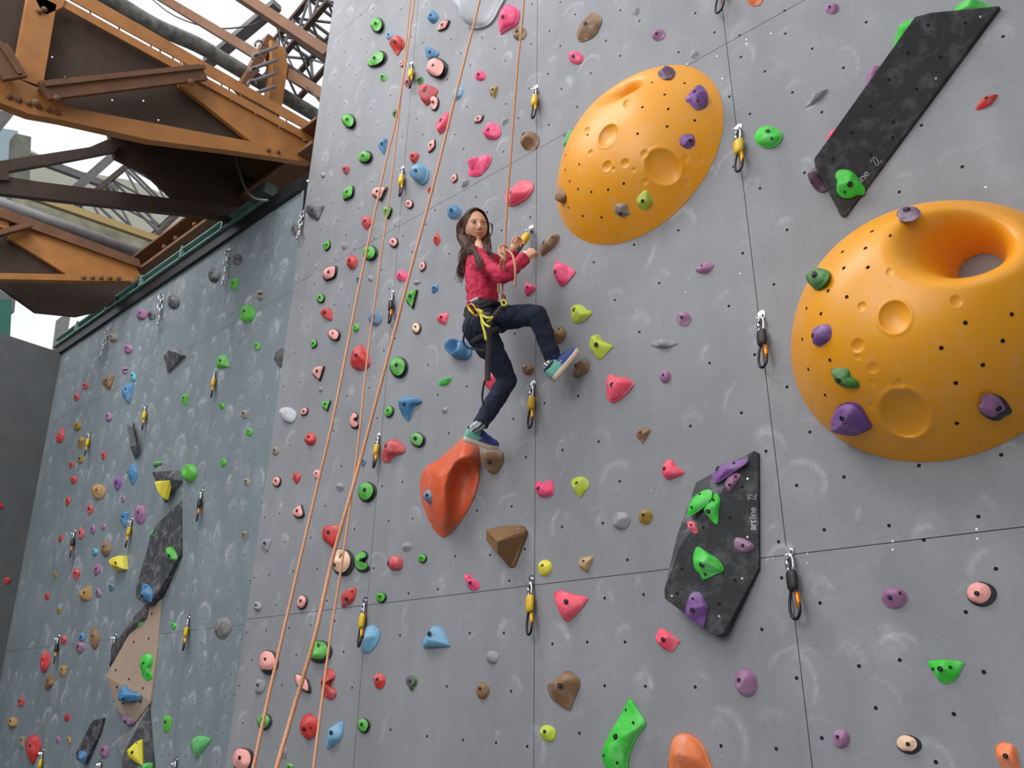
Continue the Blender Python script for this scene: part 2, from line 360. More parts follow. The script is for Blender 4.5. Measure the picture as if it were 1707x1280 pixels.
part(lambda b: slabx(b, [(100, fl(100) + 2.6), (545, fl(545) + 2.6), (545, 252), (508, 233), (260, 97), (84, 0)], c1 + .02, .010), 'top_chord', orange, t1)
for x in [150, 198, 251, 266.5, 288, 301, 313, 334, 369, 381.5, 477, 504, 512]:
    part(lambda b: barx(b, (x, fl(x) - 4), (x + 1, fl(x) + 5), c1 + .015, .010 if x not in (334, 313) else .09, .006), 'tie_plate', orange_d, t1)
part(lambda b: slabx(b, [(402, fl(402) - 4), (466, fl(466) - 4), (466, fl(466) + 4), (402, fl(402) + 4)], c1 + .01, .02), 'tie_plate', orange_d, t1)
def holed(b):
    out = [onx(*p, c1 - .06) for p in [(-30, -20), (84, -10), (260, 90), (520, 234), (520, 262), (108, 194), (48, 168), (-30, 128)]]
    hs = []
    for x, y in [(29, 90), (87, 95), (61, 127), (108, 128), (162, 132), (187, 167), (239, 168), (264, 200), (204, 197)]:
        r_ = 1.7 if (x, y) not in ((108, 128), (204, 197)) else .8; hs.append([onx(x + r_ * dx, y + r_ * dy, c1 - .06) for dx, dy in ((-1, 0), (0, 1), (1, 0), (0, -1))])
    P = [Vector(p) for p in out]; tri = mgeo.tessellate_polygon([P] + [[Vector(q) for q in h] for h in hs])
    b.add(out + [q for h in hs for q in h], [tuple(t) for t in tri])
part(holed, 'web_board', brown, t1)
part(lambda b: slabx(b, [(-30, 118), (10, 124), (58, 140), (106, 164), (112, 178), (420, 236), (520, 254), (522, 272), (462, 262), (380, 250), (250, 233), (105, 200), (50, 190), (-30, 160)], c1 + .03, .08), 'bottom_chord', orange, t1)
part(lambda b: slabx(b, [(292, 112), (330, 128), (520, 236), (522, 262), (424, 240), (300, 142)], c1 + .0, .04), 'gusset_plate', orange, t1)
part(lambda b: slabx(b, [(56, -10), (112, -10), (104, 12), (78, 24), (70, 20), (64, 8)], c1 + .03, .04), 'gusset_plate', orange, t1)
part(lambda b: barx(b, (69, 0), (44, 142), c1, .18, .06), 'post', orange, t1)
part(lambda b: (barx(b, (60, 166), (326, 133), c1, .13, .04, off=.12), barx(b, (60, 158), (326, 126), c1, .03, .12, off=.10)), 'diagonal_strut', orange_d, t1)
part(lambda b: (barx(b, (-20, 92), (14, 146), c1, .17, .04, off=.12), barx(b, (-14, 88), (20, 140), c1, .03, .10, off=.10)), 'diagonal_strut', orange_d, t1)
def rivrow(p, q, c, n, par, r=.022):
    for k in range(n):
        t = (k + .5) / n; P = onx(p[0] + (q[0] - p[0]) * t, p[1] + (q[1] - p[1]) * t, c); b = MB(); b.ball(P, (r * .6, r, r), 8, 5); b.build('rivet', orange_d, par, True)
rivrow((8, 158), (105, 190), c1 + .04, 6, t1); rivrow((286, 112), (528, 246), c1 + .04, 6, t1, .018); rivrow((440, 248), (472, 254), c1 + .04, 2, t1); rivrow((62, 20), (78, 14), c1 + .04, 2, t1)
rivrow((60, 172), (60, 172), c1 + .15, 1, t1, .03); rivrow((318, 137), (318, 137), c1 + .15, 1, t1, .03); rivrow((95, 164), (95, 164), c1 + .16, 1, t1, .025)
# back truss and boarding under it
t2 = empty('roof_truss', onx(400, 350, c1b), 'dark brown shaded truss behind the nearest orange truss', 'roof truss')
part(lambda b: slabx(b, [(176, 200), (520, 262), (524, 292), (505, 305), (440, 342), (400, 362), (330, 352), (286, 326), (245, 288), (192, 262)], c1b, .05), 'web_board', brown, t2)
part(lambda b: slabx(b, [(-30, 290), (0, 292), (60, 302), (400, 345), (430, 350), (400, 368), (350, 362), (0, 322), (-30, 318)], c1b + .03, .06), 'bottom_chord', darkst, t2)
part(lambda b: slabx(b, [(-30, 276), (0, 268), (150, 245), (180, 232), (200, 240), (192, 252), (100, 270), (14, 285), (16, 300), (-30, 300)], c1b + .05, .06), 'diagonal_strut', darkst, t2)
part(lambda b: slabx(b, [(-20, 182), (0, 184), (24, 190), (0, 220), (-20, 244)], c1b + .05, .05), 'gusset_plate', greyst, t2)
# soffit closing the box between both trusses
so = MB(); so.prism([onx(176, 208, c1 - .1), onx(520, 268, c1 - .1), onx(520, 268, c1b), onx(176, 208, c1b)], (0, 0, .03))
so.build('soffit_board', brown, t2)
# far truss
t3 = empty('roof_truss', onx(235, 462, c2), 'smaller orange steel truss further off, lower left', 'roof truss')
part(lambda b: slabx(b, [(-30, 336), (0, 344), (232, 432), (236, 446), (218, 440), (0, 362), (-30, 352)], c2 + .04, .1), 'top_chord', orange_d, t3)
part(lambda b: slabx(b, [(-30, 352), (0, 360), (228, 440), (236, 462), (150, 466), (0, 462), (-30, 462)], c2 - .05, .04), 'web_board', brown, t3)
part(lambda b: slabx(b, [(18, 376), (48, 382), (226, 442), (236, 462), (116, 460), (20, 400), (14, 398)], c2 + .0, .04), 'gusset_plate', orange, t3)
part(lambda b: slabx(b, [(-30, 366), (14, 366), (16, 382), (-30, 372)], c2 + .0, .04), 'gusset_plate', orange, t3)
part(lambda b: slabx(b, [(-30, 454), (0, 455), (120, 457), (222, 460), (230, 468), (160, 468), (0, 465), (-30, 464)], c2 + .04, .1), 'bottom_chord', orange, t3)
part(lambda b: barx(b, (-20, 398), (46, 380), c2, .05, .1, off=.08), 'diagonal_strut', orange_d, t3)
part(lambda b: slabx(b, [(-30, 464), (225, 468), (228, 480), (160, 520), (128, 527), (60, 520), (32, 500), (0, 478), (-30, 470)], c2 - .4, .05), 'haunch_board', brown, t3)
rivrow((132, 462), (205, 464), c2 + .08, 5, t3, .03)
# green rail, black beam, brown girder along the top of the recessed wall
def lint(px, py, y): return ony(px, py, y)
rb = MB(); yb = 3.0
P0, P1 = ony(88, 586, yb), ony(512, 322, yb); z0 = (L.o + L.v * vtop)[2]
A0, A1 = np.array([XC_ - .2, 2.99, z0 + .06]), np.array([XE - .04, 2.99, z0 + .06])
rb.box(A0, A1, .10, .13); o = rb.build('support_beam', blackst, None, origin=A1); tag(o, 'black steel beam along the top of the recessed wall', 'beam')
t5 = empty('cable_rail', A1 + (-.4, 0, .3), 'long pale green channel rail above the black beam', 'rail')
def rail(b):
    for (dy, dz, w_, h_) in ((-.02, .10, .04, .10), (-.04, .15, .08, .015), (-.04, .05, .08, .015)): b.box(A0 + (0, dy, dz + .02), A1 + (-.55, dy, dz + .02), w_, h_)
part(rail, 'channel', greenst, t5)
for k in (.7, 1.55, 2.4, 3.3, 4.1): part(lambda b: b.box(A0 + (k, -.07, .06), A0 + (k, -.07, .20), .03, .04, up=(0, 1, 0)), 'bracket', greenst, t5)
part(lambda b: b.box(A1 + (-.72, -.05, .17), A1 + (-.47, -.05, .17), .12, .12), 'end_box', mat('grey_green_box', '4c5a54', .6), t5)
for k in (1.4, 2.2): part(lambda b: b.box(A0 + (k, -.10, .15), A0 + (k + .2, -.10, .15), .04, .04), 'clamp', steel, t5)
g0, g1 = ony(214, 462, 3.1), ony(440, 335, 3.1)
gb = MB(); gz = (g0[2] + g1[2]) / 2
gb.box((g0[0], 3.1, gz), (-5.1, 3.1, gz), .22, .04); gb.box((g0[0], 3.18, gz + .14), (-5.1, 3.18, gz + .14), .03, .3); gb.box((g0[0], 3.1, gz + .28), (-5.1, 3.1, gz + .28), .2, .03)
for k in range(8): gb.ball((g0[0] + .9 + k * .13 + (k > 3) * .15, 3.04, gz + .02 + .1 * (k % 2)), .028, 8, 5)
o = gb.build('edge_girder', orange_d, None, origin=(g0[0], 3.1, gz)); tag(o, 'brown riveted steel girder running between the trusses above the green rail', 'girder')
# ---- upper skylight: battens, struts, pipe, lattice boom, column with hooks
ys = 4.2
def beam2(name, p, q, y0, y1, w_, h_, m, lab, cat='beam', group=None):
    P, Q = ony(*p, y0), ony(*q, y1); b = MB(); b.box(P, Q, w_, h_); o = b.build(name, m, None, origin=P); tag(o, lab, cat, group); return o
beam2('roof_batten', (255, -12), (545, 162), 2.6, 3.3, .12, .10, orange_d, 'long brown batten across the upper skylight, the lower of two', group='skylight battens')
beam2('roof_batten', (390, -14), (550, 92), 2.8, 3.4, .13, .11, orange_d, 'shorter brown batten in the top corner of the skylight', group='skylight battens')
beam2('skylight_strut', (345, 106), (462, 8), 3.3, 3.5, .14, .10, greyst, 'grey square strut crossing under the brown battens', 'strut')
def pipefn():
    P = [onx(x, y, -6.2) for x, y in ((130, -34), (190, 2), (260, 44), (330, 75), (386, 108), (506, 180), (560, 212))]; b = MB(); b.tube(catmull(P, 4, False), .075, 12); o = b.build('lagged_pipe', pipem, None, True); tag(o, 'grey lagged pipe running behind the top chord of the orange truss', 'pipe')
pipefn()
def cable(name, pts, y, lab, r=.012, m=None):
    P = [ony(*p, y) for p in pts]; b = MB(); b.tube(catmull(P, 5, False), r, 6); o = b.build(name, m or darkst, None, True); tag(o, lab, 'cable')
cable('hanging_cable', [(250, -4), (290, 26), (350, 46), (410, 44), (456, 26)], 3.2, 'slack cable looping under the skylight battens', .010)
cable('hanging_cable', [(458, 34), (470, 70), (484, 104), (500, 130), (534, 170)], 3.2, 'thin cable hanging down the skylight to the wall edge', .010)
cable('hanging_cable', [(390, 254), (398, 282), (408, 312), (424, 330), (446, 334)], 2.8, 'pale cable dangling in the dark below the orange truss', .011, mat('pale_cable', '8a8078', .7))
lamp_b = MB()
def lattice(name, P, Q, wd, lab, n=5):
    d = Q - P; Ln = np.linalg.norm(d); d = d / Ln; x = np.cross(d, (0, 0, 1)); x /= np.linalg.norm(x); y = np.cross(x, d)
    C = [(x * a + y * b_) * wd / 2 for a, b_ in ((-1, -1), (1, -1), (1, 1), (-1, 1))]
    root = empty(name, P, lab, 'lattice boom'); b = MB()
    for c in C: b.box(P + c, Q + c, .06, .06)
    b.build('chord', darkst, root); b = MB()
    for k in range(n):
        a0, a1 = P + d * Ln * k / n, P + d * Ln * (k + 1) / n
        for i in range(4):
            j = (i + 1) % 4; b.box(a0 + C[i], a1 + C[j], .025, .025); b.box(a0 + C[i], a0 + C[j], .03, .03)
    b.build('lacing', greyst, root)
lattice('lattice_boom', ony(572, 6, 3.9), ony(468, 128, 3.9), .5, 'steel lattice boom crossing the skylight beside the main wall edge', 4)
lattice('lattice_boom', onx(300, 276, -11.5), onx(140, 418, -11.5), 1.0, 'steel lattice boom seen through the lower gap between trusses', 6)
cb_ = empty('hook_column', onx(450, 160, -6.0), 'orange bracket column carrying rows of grey pipe hooks', 'column')
part(lambda b: slabx(b, [(452, 66), (474, 80), (480, 110), (470, 178), (448, 168), (456, 120)], -6.0, .12), 'post', orange, cb_)
part(lambda b: slabx(b, [(447, 56), (456, 62), (458, 70), (410, 152), (400, 142)], -6.05, .12), 'plate', orange_d, cb_)
for k in range(4):
    y_ = 76 + k * 22
    part(lambda b: (barx(b, (424 - k * 2, y_ + 16), (462 - k * 1, y_ + 2), -5.95, .03, .03), b.tube([onx(432 + 7 * math.cos(a) - k * 4, y_ - 2 + 6 * math.sin(a), -5.93) for a in np.linspace(2.5, 6.5, 8)], .012, 6)), 'hook', greyst, cb_, True)
# far gable seen between the trusses
def far_panel(name, poly, x, m, lab, cat, t=.1):
    b = MB(); b.prism([onx(*p, x) for p in poly], (-t, 0, 0)); o = b.build(name, m); tag(o, lab, cat); return o
def stru(o): 
    if 'category' in o: del o['category']
    o['kind'] = 'structure'
stru(far_panel('wall_gable', [(-40, 196), (40, 246), (130, 285), (215, 300), (290, 330), (400, 372), (380, 400), (240, 500), (-40, 450)], -17, cream, 'cream far gable wall seen between the trusses', 'wall'))
stru(far_panel('trim_3', [(-40, 494), (20, 500), (14, 620), (-40, 620)], -12.5, mat('green_far_wall', '2f6a5e', .7), 'dark green far wall at the left edge', 'wall'))
o = far_panel('far_column', [(26, 222), (52, 228), (48, 345), (20, 340)], -14, mat('weathered_grey_green', '7b7d70', .9, nscale=5, namt=.2), 'weathered grey column beyond the trusses on the left', 'column', .3)
o = far_panel('far_duct', [(-20, 210), (30, 218), (24, 345), (-20, 340)], -15, mat('pale_blue_sheet', 'a9c0c6', .5), 'pale blue sheet metal duct at the far left', 'duct', .3)
for (p_, q_, x_, lab_) in (((84, 352), (190, 258), -12.5, 'grey slanting strut behind the dark truss, lower gap'), ((50, 262), (196, 316), -14.0, 'grey purlin crossing in front of the cream gable wall')):
    b = MB(); barx(b, p_, q_, x_, .13, .1); tag(b.build('far_purlin', greyst), lab_, 'purlin')
b = MB(); barx(b, (46, 324), (286, 408), -10.2, .10, .08); tag(b.build('walkway_edge', mat('yellowed_timber', 'a08a5c', .8)), 'yellowed timber walkway edge below the lattice boom', 'walkway')
o = far_panel('walkway_deck', [(30, 322), (270, 402), (262, 428), (232, 432), (10, 350)], -10.5, mat('grey_green_walkway', '84826f', .9, nscale=4, namt=.45), 'cluttered grey green walkway deck beyond the far truss', 'walkway')
b = MB(); b.tube([onx(-20, 332, -8.9), onx(236, 424, -8.9)], .07, 10); tag(b.build('far_pipe', greyst, None, True), 'grey pipe lying along the far truss top', 'pipe')
o = far_panel('far_column', [(-20, 470), (26, 500), (24, 520), (-20, 516)], -13, greyst, 'short grey column under the far truss at the left edge', 'column', .3)
o = far_panel('far_column', [(102, 528), (118, 524), (112, 560), (94, 590)], -12, mat('grey_window_post', '8a8b88', .8), 'grey window post beyond the far truss above the black beam', 'column', .2)
b = MB(); b.prism([(-24, -9, 9.2), (6, -9, 9.2), (6, 6, 10.2), (-24, 6, 10.2)], (0, 0, .01))
gm = bpy.data.materials.new('skylight_glazing'); gm.use_nodes = True; n_ = gm.node_tree; n_.nodes.clear(); tr = n_.nodes.new('ShaderNodeBsdfTransparent'); tr.inputs[0].default_value = (.97, .98, 1, 1); ou = n_.nodes.new('ShaderNodeOutputMaterial'); gl = n_.nodes.new('ShaderNodeBsdfGlossy'); gl.inputs[1].default_value = .1; mx = n_.nodes.new('ShaderNodeMixShader'); mx.inputs[0].default_value = .04
n_.links.new(tr.outputs[0], mx.inputs[1]); n_.links.new(gl.outputs[0], mx.inputs[2]); n_.links.new(mx.outputs[0], ou.inputs[0])
tag(b.build('window_1', gm), kind='structure', label='clear roof glazing over the hall')
# ================================================================ holds
PAL = dict(green='4fae35', lime='b9c93a', bright='35c534', dgreen='3f7a2c', red='c8322f', rose='c9474a', pink='f04478', coral='f0506a', salmon='eda29a', cream='efc7a8',
           blue='3f7fae', sky='6ba3c4', steelblue='5f7f9a', purple='7a4a92', mauve='9a6a90', plum='6d5068', brown='846240', tan='b08a52', gold='9a7a30', grey='7c7878', dark='4c4b4e', stone='8f8f93', orange='f07f45', yellow='e2d22a', teal='57a8b8', ggrey='8f8674', white='b7bdc2', lgreen='5fb468')
def hm_(c): return mat('resin_' + c, PAL[c], .55, dust=.35 if c not in ('salmon', 'stone', 'cream') else .2, bump=.12, bscale=120)
rubber = mat('black_rubber_texture', '2c2b2f', .75, dust=.12, bump=.15, bscale=150)
boltm = mat('bolt_black_steel', '141416', .4, .6); boltr = mat('bolt_ring_grey', '5a5a5e', .35, .8)
U = dict(E=[(0, -1), (.6, -.85), (.97, -.3), (.9, .35), (.45, .9), (-.15, 1), (-.75, .72), (-1, .1), (-.85, -.55), (-.4, -.95)],
  D=[(0, -1), (.45, -.45), (.88, .15), (.8, .7), (.2, 1), (-.45, .95), (-.9, .5), (-.8, -.1), (-.4, -.5)],
  T=[(-.1, -1), (.3, -.75), (.95, .55), (.85, .95), (.1, 1), (-.8, .85), (-1, .45), (-.55, -.5)],
  Q=[(-.75, -.75), (.05, -1), (.95, -.4), (.8, .6), (.1, 1), (-.85, .55), (-1, -.1)],
  F=[(-.85, -.3), (-.35, -.85), (.5, -.95), (1, -.9), (.7, -.1), (.25, 1), (-.2, .7), (-.8, .3)],
  B=[(-.2, -1), (.5, -.9), (.95, -.45), (.9, .25), (.45, .85), (-.1, 1), (-.55, .75), (-.5, .35), (-.1, .15), (-.1, -.2), (-.6, -.35), (-.75, -.7)],
  L=[(0, -1), (.55, -.55), (.85, 0), (.55, .6), (0, 1), (-.55, .55), (-.85, .05), (-.55, -.55)])
def outline(t, cx, cy, w_, h_, rot=0):
    a = math.radians(rot); return [(cx + x * w_ / 2 * math.cos(a) - y * h_ / 2 * math.sin(a), cy + x * w_ / 2 * math.sin(a) + y * h_ / 2 * math.cos(a)) for x, y in U[t]]
class Surf:
    "height of a built hold above its frame, for seating the bolt"
SV = [1.0, 1.03, 1.0, .95, .87, .76, .62, .46, .28, .12]
def lump(name, F, poly, Hh, m, parent=None, base=0., e=3.2, facet=False, nz=.05, scoops=(), lean=(0, 0), origin=None, seed=0, hole=None, rings=None):
    """rounded body whose silhouette is poly (picture points read on frame F); Hh metres high"""
    pts = np.array([F.loc(F.at(x, y, base + Hh * .33))[:2] for x, y in (poly if facet else catmull(poly, 3))])
    c = pts.mean(0) if not facet else np.array([pts[:, 0].mean(), pts[:, 1].mean()]); n = len(pts); V = []; Fc = []
    S = (rings or SV) if not facet else [1.0, .97, .62, .3]
    rad = float(np.hypot(*(pts - c).T).mean())
    for k, s in enumerate(S):
        if facet: h = [0, .35, .85, 1.0][k] * Hh
        else: h = 0 if k == 0 else Hh * (.12 if k == 1 else (max(0, 1 - s ** e)) ** .62)
        for p in pts:
            q = c + (p - c) * min(s, 1.03) + np.array(lean) * rad * (h / max(Hh, 1e-6)) * .5
            d = noise.noise(Vector((q[0] * 9 / max(rad * 8, .2) + seed, q[1] * 9 / max(rad * 8, .2), h * 20))) if nz and k > 1 else 0
            hh = h * (1 + nz * 2.2 * d)
            for (sx, sy, sr, sd) in scoops:
                dd = math.hypot(q[0] - c[0] - sx * rad, q[1] - c[1] - sy * rad) / (sr * rad)
                if dd < 1: hh -= sd * Hh * (1 - dd * dd) ** .8 if dd > .0 else sd * Hh
            V.append(F.o + q[0] * F.u + q[1] * F.v + (base + max(hh, 0 if k == 0 else .001)) * F.n)
    cc = c + np.array(lean) * rad * .5; hc = Hh
    for (sx, sy, sr, sd) in scoops:
        dd = math.hypot(cc[0] - c[0] - sx * rad, cc[1] - c[1] - sy * rad) / (sr * rad)
        if dd < 1: hc -= sd * Hh * (1 - dd * dd) ** .8
    V.append(F.o + cc[0] * F.u + cc[1] * F.v + (base + hc) * F.n)
    if not facet and nz > 0:
        r0_ = random.Random(int(seed * 100)); pls = [(r0_.uniform(0, 6.28), r0_.uniform(.55, 1.1), r0_.uniform(.86, 1.0)) for _ in range(4)]
        for i, p in enumerate(V):
            q = p - F.o; a_, b_, h_ = q @ F.u - c[0], q @ F.v - c[1], q @ F.n - base
            if h_ <= .002: continue
            lim = min(Hh * (c0_ - k_s * max(-.3, (a_ * math.cos(t_) + b_ * math.sin(t_)) / rad) + .0) for t_, k_s, c0_ in pls)
            lim = max(lim, Hh * .1)
            if h_ > lim: V[i] = p - F.n * (h_ - lim) * .85
    for k in range(len(S) - 1):
        for i in range(n): j = (i + 1) % n; Fc.append((k * n + i, k * n + j, (k + 1) * n + j, (k + 1) * n + i))
    t = (len(S) - 1) * n
    for i in range(n): Fc.append((t + i, t + (i + 1) % n, len(V) - 1))
    o = mk(name, V, Fc, m, parent, not facet, PW[parent.name] if parent is not None else origin)
    if facet: bevel(o, .004, 2)
    return o, np.array(V)
def bolt_at(F, V, px, py, parent, r=.011, name='bolt'):
    "socket bolt sunk in the face, at the picture point"
    W2 = V - F.o; A = np.stack([W2 @ F.u, W2 @ F.v, W2 @ F.n], 1); off = A[:, 2].max() * .8
    for _ in range(5):
        a, b_, c = F.loc(F.at(px, py, off)); d = np.hypot(A[:, 0] - a, A[:, 1] - b_); i = np.argsort(d)[:3]; off = .6 * float(A[i, 2].mean()) + .4 * off
    i = np.argsort(d)[:3]; off = float(A[i, 2].max()) + .0012; p = F.at(px, py, off)
    # local normal from neighbours leaning away from the centre
    cen = A[-1]; tilt = np.array([a - cen[0], b_ - cen[1]]); rad = np.hypot(A[:, 0] - cen[0], A[:, 1] - cen[1]).max() + 1e-6; tilt = tilt / rad
    n = F.n + .45 * (tilt[0] * F.u + tilt[1] * F.v); n /= np.linalg.norm(n); u = np.cross(F.v, n); u /= np.linalg.norm(u); v = np.cross(n, u)
    b = MB(); N = 12; rr = [(r * 1.15, -.004, 0), (r * 1.15, .0008, 0), (r * 1.0, .0011, 1), (r * .92, .0004, 0), (r * .55, .0004, 0), (r * .5, .002, 1), (r * .3, .002, 1), (r * .28, .0006, 0)]
    V_, F_, mi = [], [], []
    for q, (ra, h, m_) in enumerate(rr):
        for k in range(N): t = 2 * math.pi * k / N; V_.append(p + ra * (math.cos(t) * u + math.sin(t) * v) + h * n)
    V_.append(p + .0006 * n)
    for q in range(len(rr) - 1):
        for k in range(N): F_.append((q * N + k, q * N + (k + 1) % N, (q + 1) * N + (k + 1) % N, (q + 1) * N + k)); mi.append(0 if q in (2, 3, 6) else (1 if q in (0, 4, 5) else 0))
    t = (len(rr) - 1) * N
    for k in range(N): F_.append((t + k, t + (k + 1) % N, len(V_) - 1)); mi.append(0)
    o = mk(name, V_, F_, None, parent, True, PW[parent.name], [boltm, boltr], mi); return o
GRP = {}
NH = [0]
def hold(F, poly, color, label, Hf=None, two=None, bolt=None, base=0., e=2.6, facet=False, nz=.06, scoops=(), lean=None, cat='climbing hold', name='climbing_hold', extra=(), br=None):
    NH[0] += 1; P = np.array(poly, float); cx, cy = P.mean(0); w_, h_ = np.ptp(P[:, 0]), np.ptp(P[:, 1])
    a = np.array([F.loc(F.at(x, y, base))[:2] for x, y in P]); rad = float(np.hypot(*(a - a.mean(0)).T).mean()); Hf = Hf or (.22 if F is L else .36); Hh = rad * 2 * Hf
    root = empty(name, F.at(cx + w_ * .08, cy + h_ * .05, base), label, cat)
    m = hm_(color); sd = NH[0] * 1.7; lean = lean if lean is not None else (-.12, .1)
    if two:
        o, V = lump('rubber_base', F, poly, Hh * .72, rubber if two == 1 else hm_(two), root, base, 4.5, facet, nz, (), (0, 0), seed=sd)
        q = [(cx + (x - cx) * .80 - w_ * .09, cy + (y - cy) * .84 - h_ * .05) for x, y in poly]
        o, V = lump('grip_face', F, q, Hh * .55, m, root, base + Hh * .42, e, facet, nz, scoops, lean, seed=sd)
    else: o, V = lump('body', F, poly, Hh, m, root, base, e, facet, nz, scoops, lean, seed=sd)
    if bolt is None: bolt = (cx - w_ * .14, cy - h_ * .10)
    if bolt is not False:
        r = br or min(.0105, max(.005, rad * .17)); bolt_at(F, V, bolt[0], bolt[1], root, r)
    for (x, y) in extra: bolt_at(F, V, x, y, root, .0045, 'screw')
    return root
def H_(F, rows):
    for r in rows:
        t, cx, cy, w_, h_, rot, col, lab = r[:8]; kw = r[8] if len(r) > 8 else {}
        sc_ = 1.04 if F is M else .95; hold(F, outline(t, cx, cy, w_ * sc_, h_ * sc_, rot), {'coral': 'rose'}.get(col, col) if F is L else col, lab, **kw)
T2 = dict(two=1)
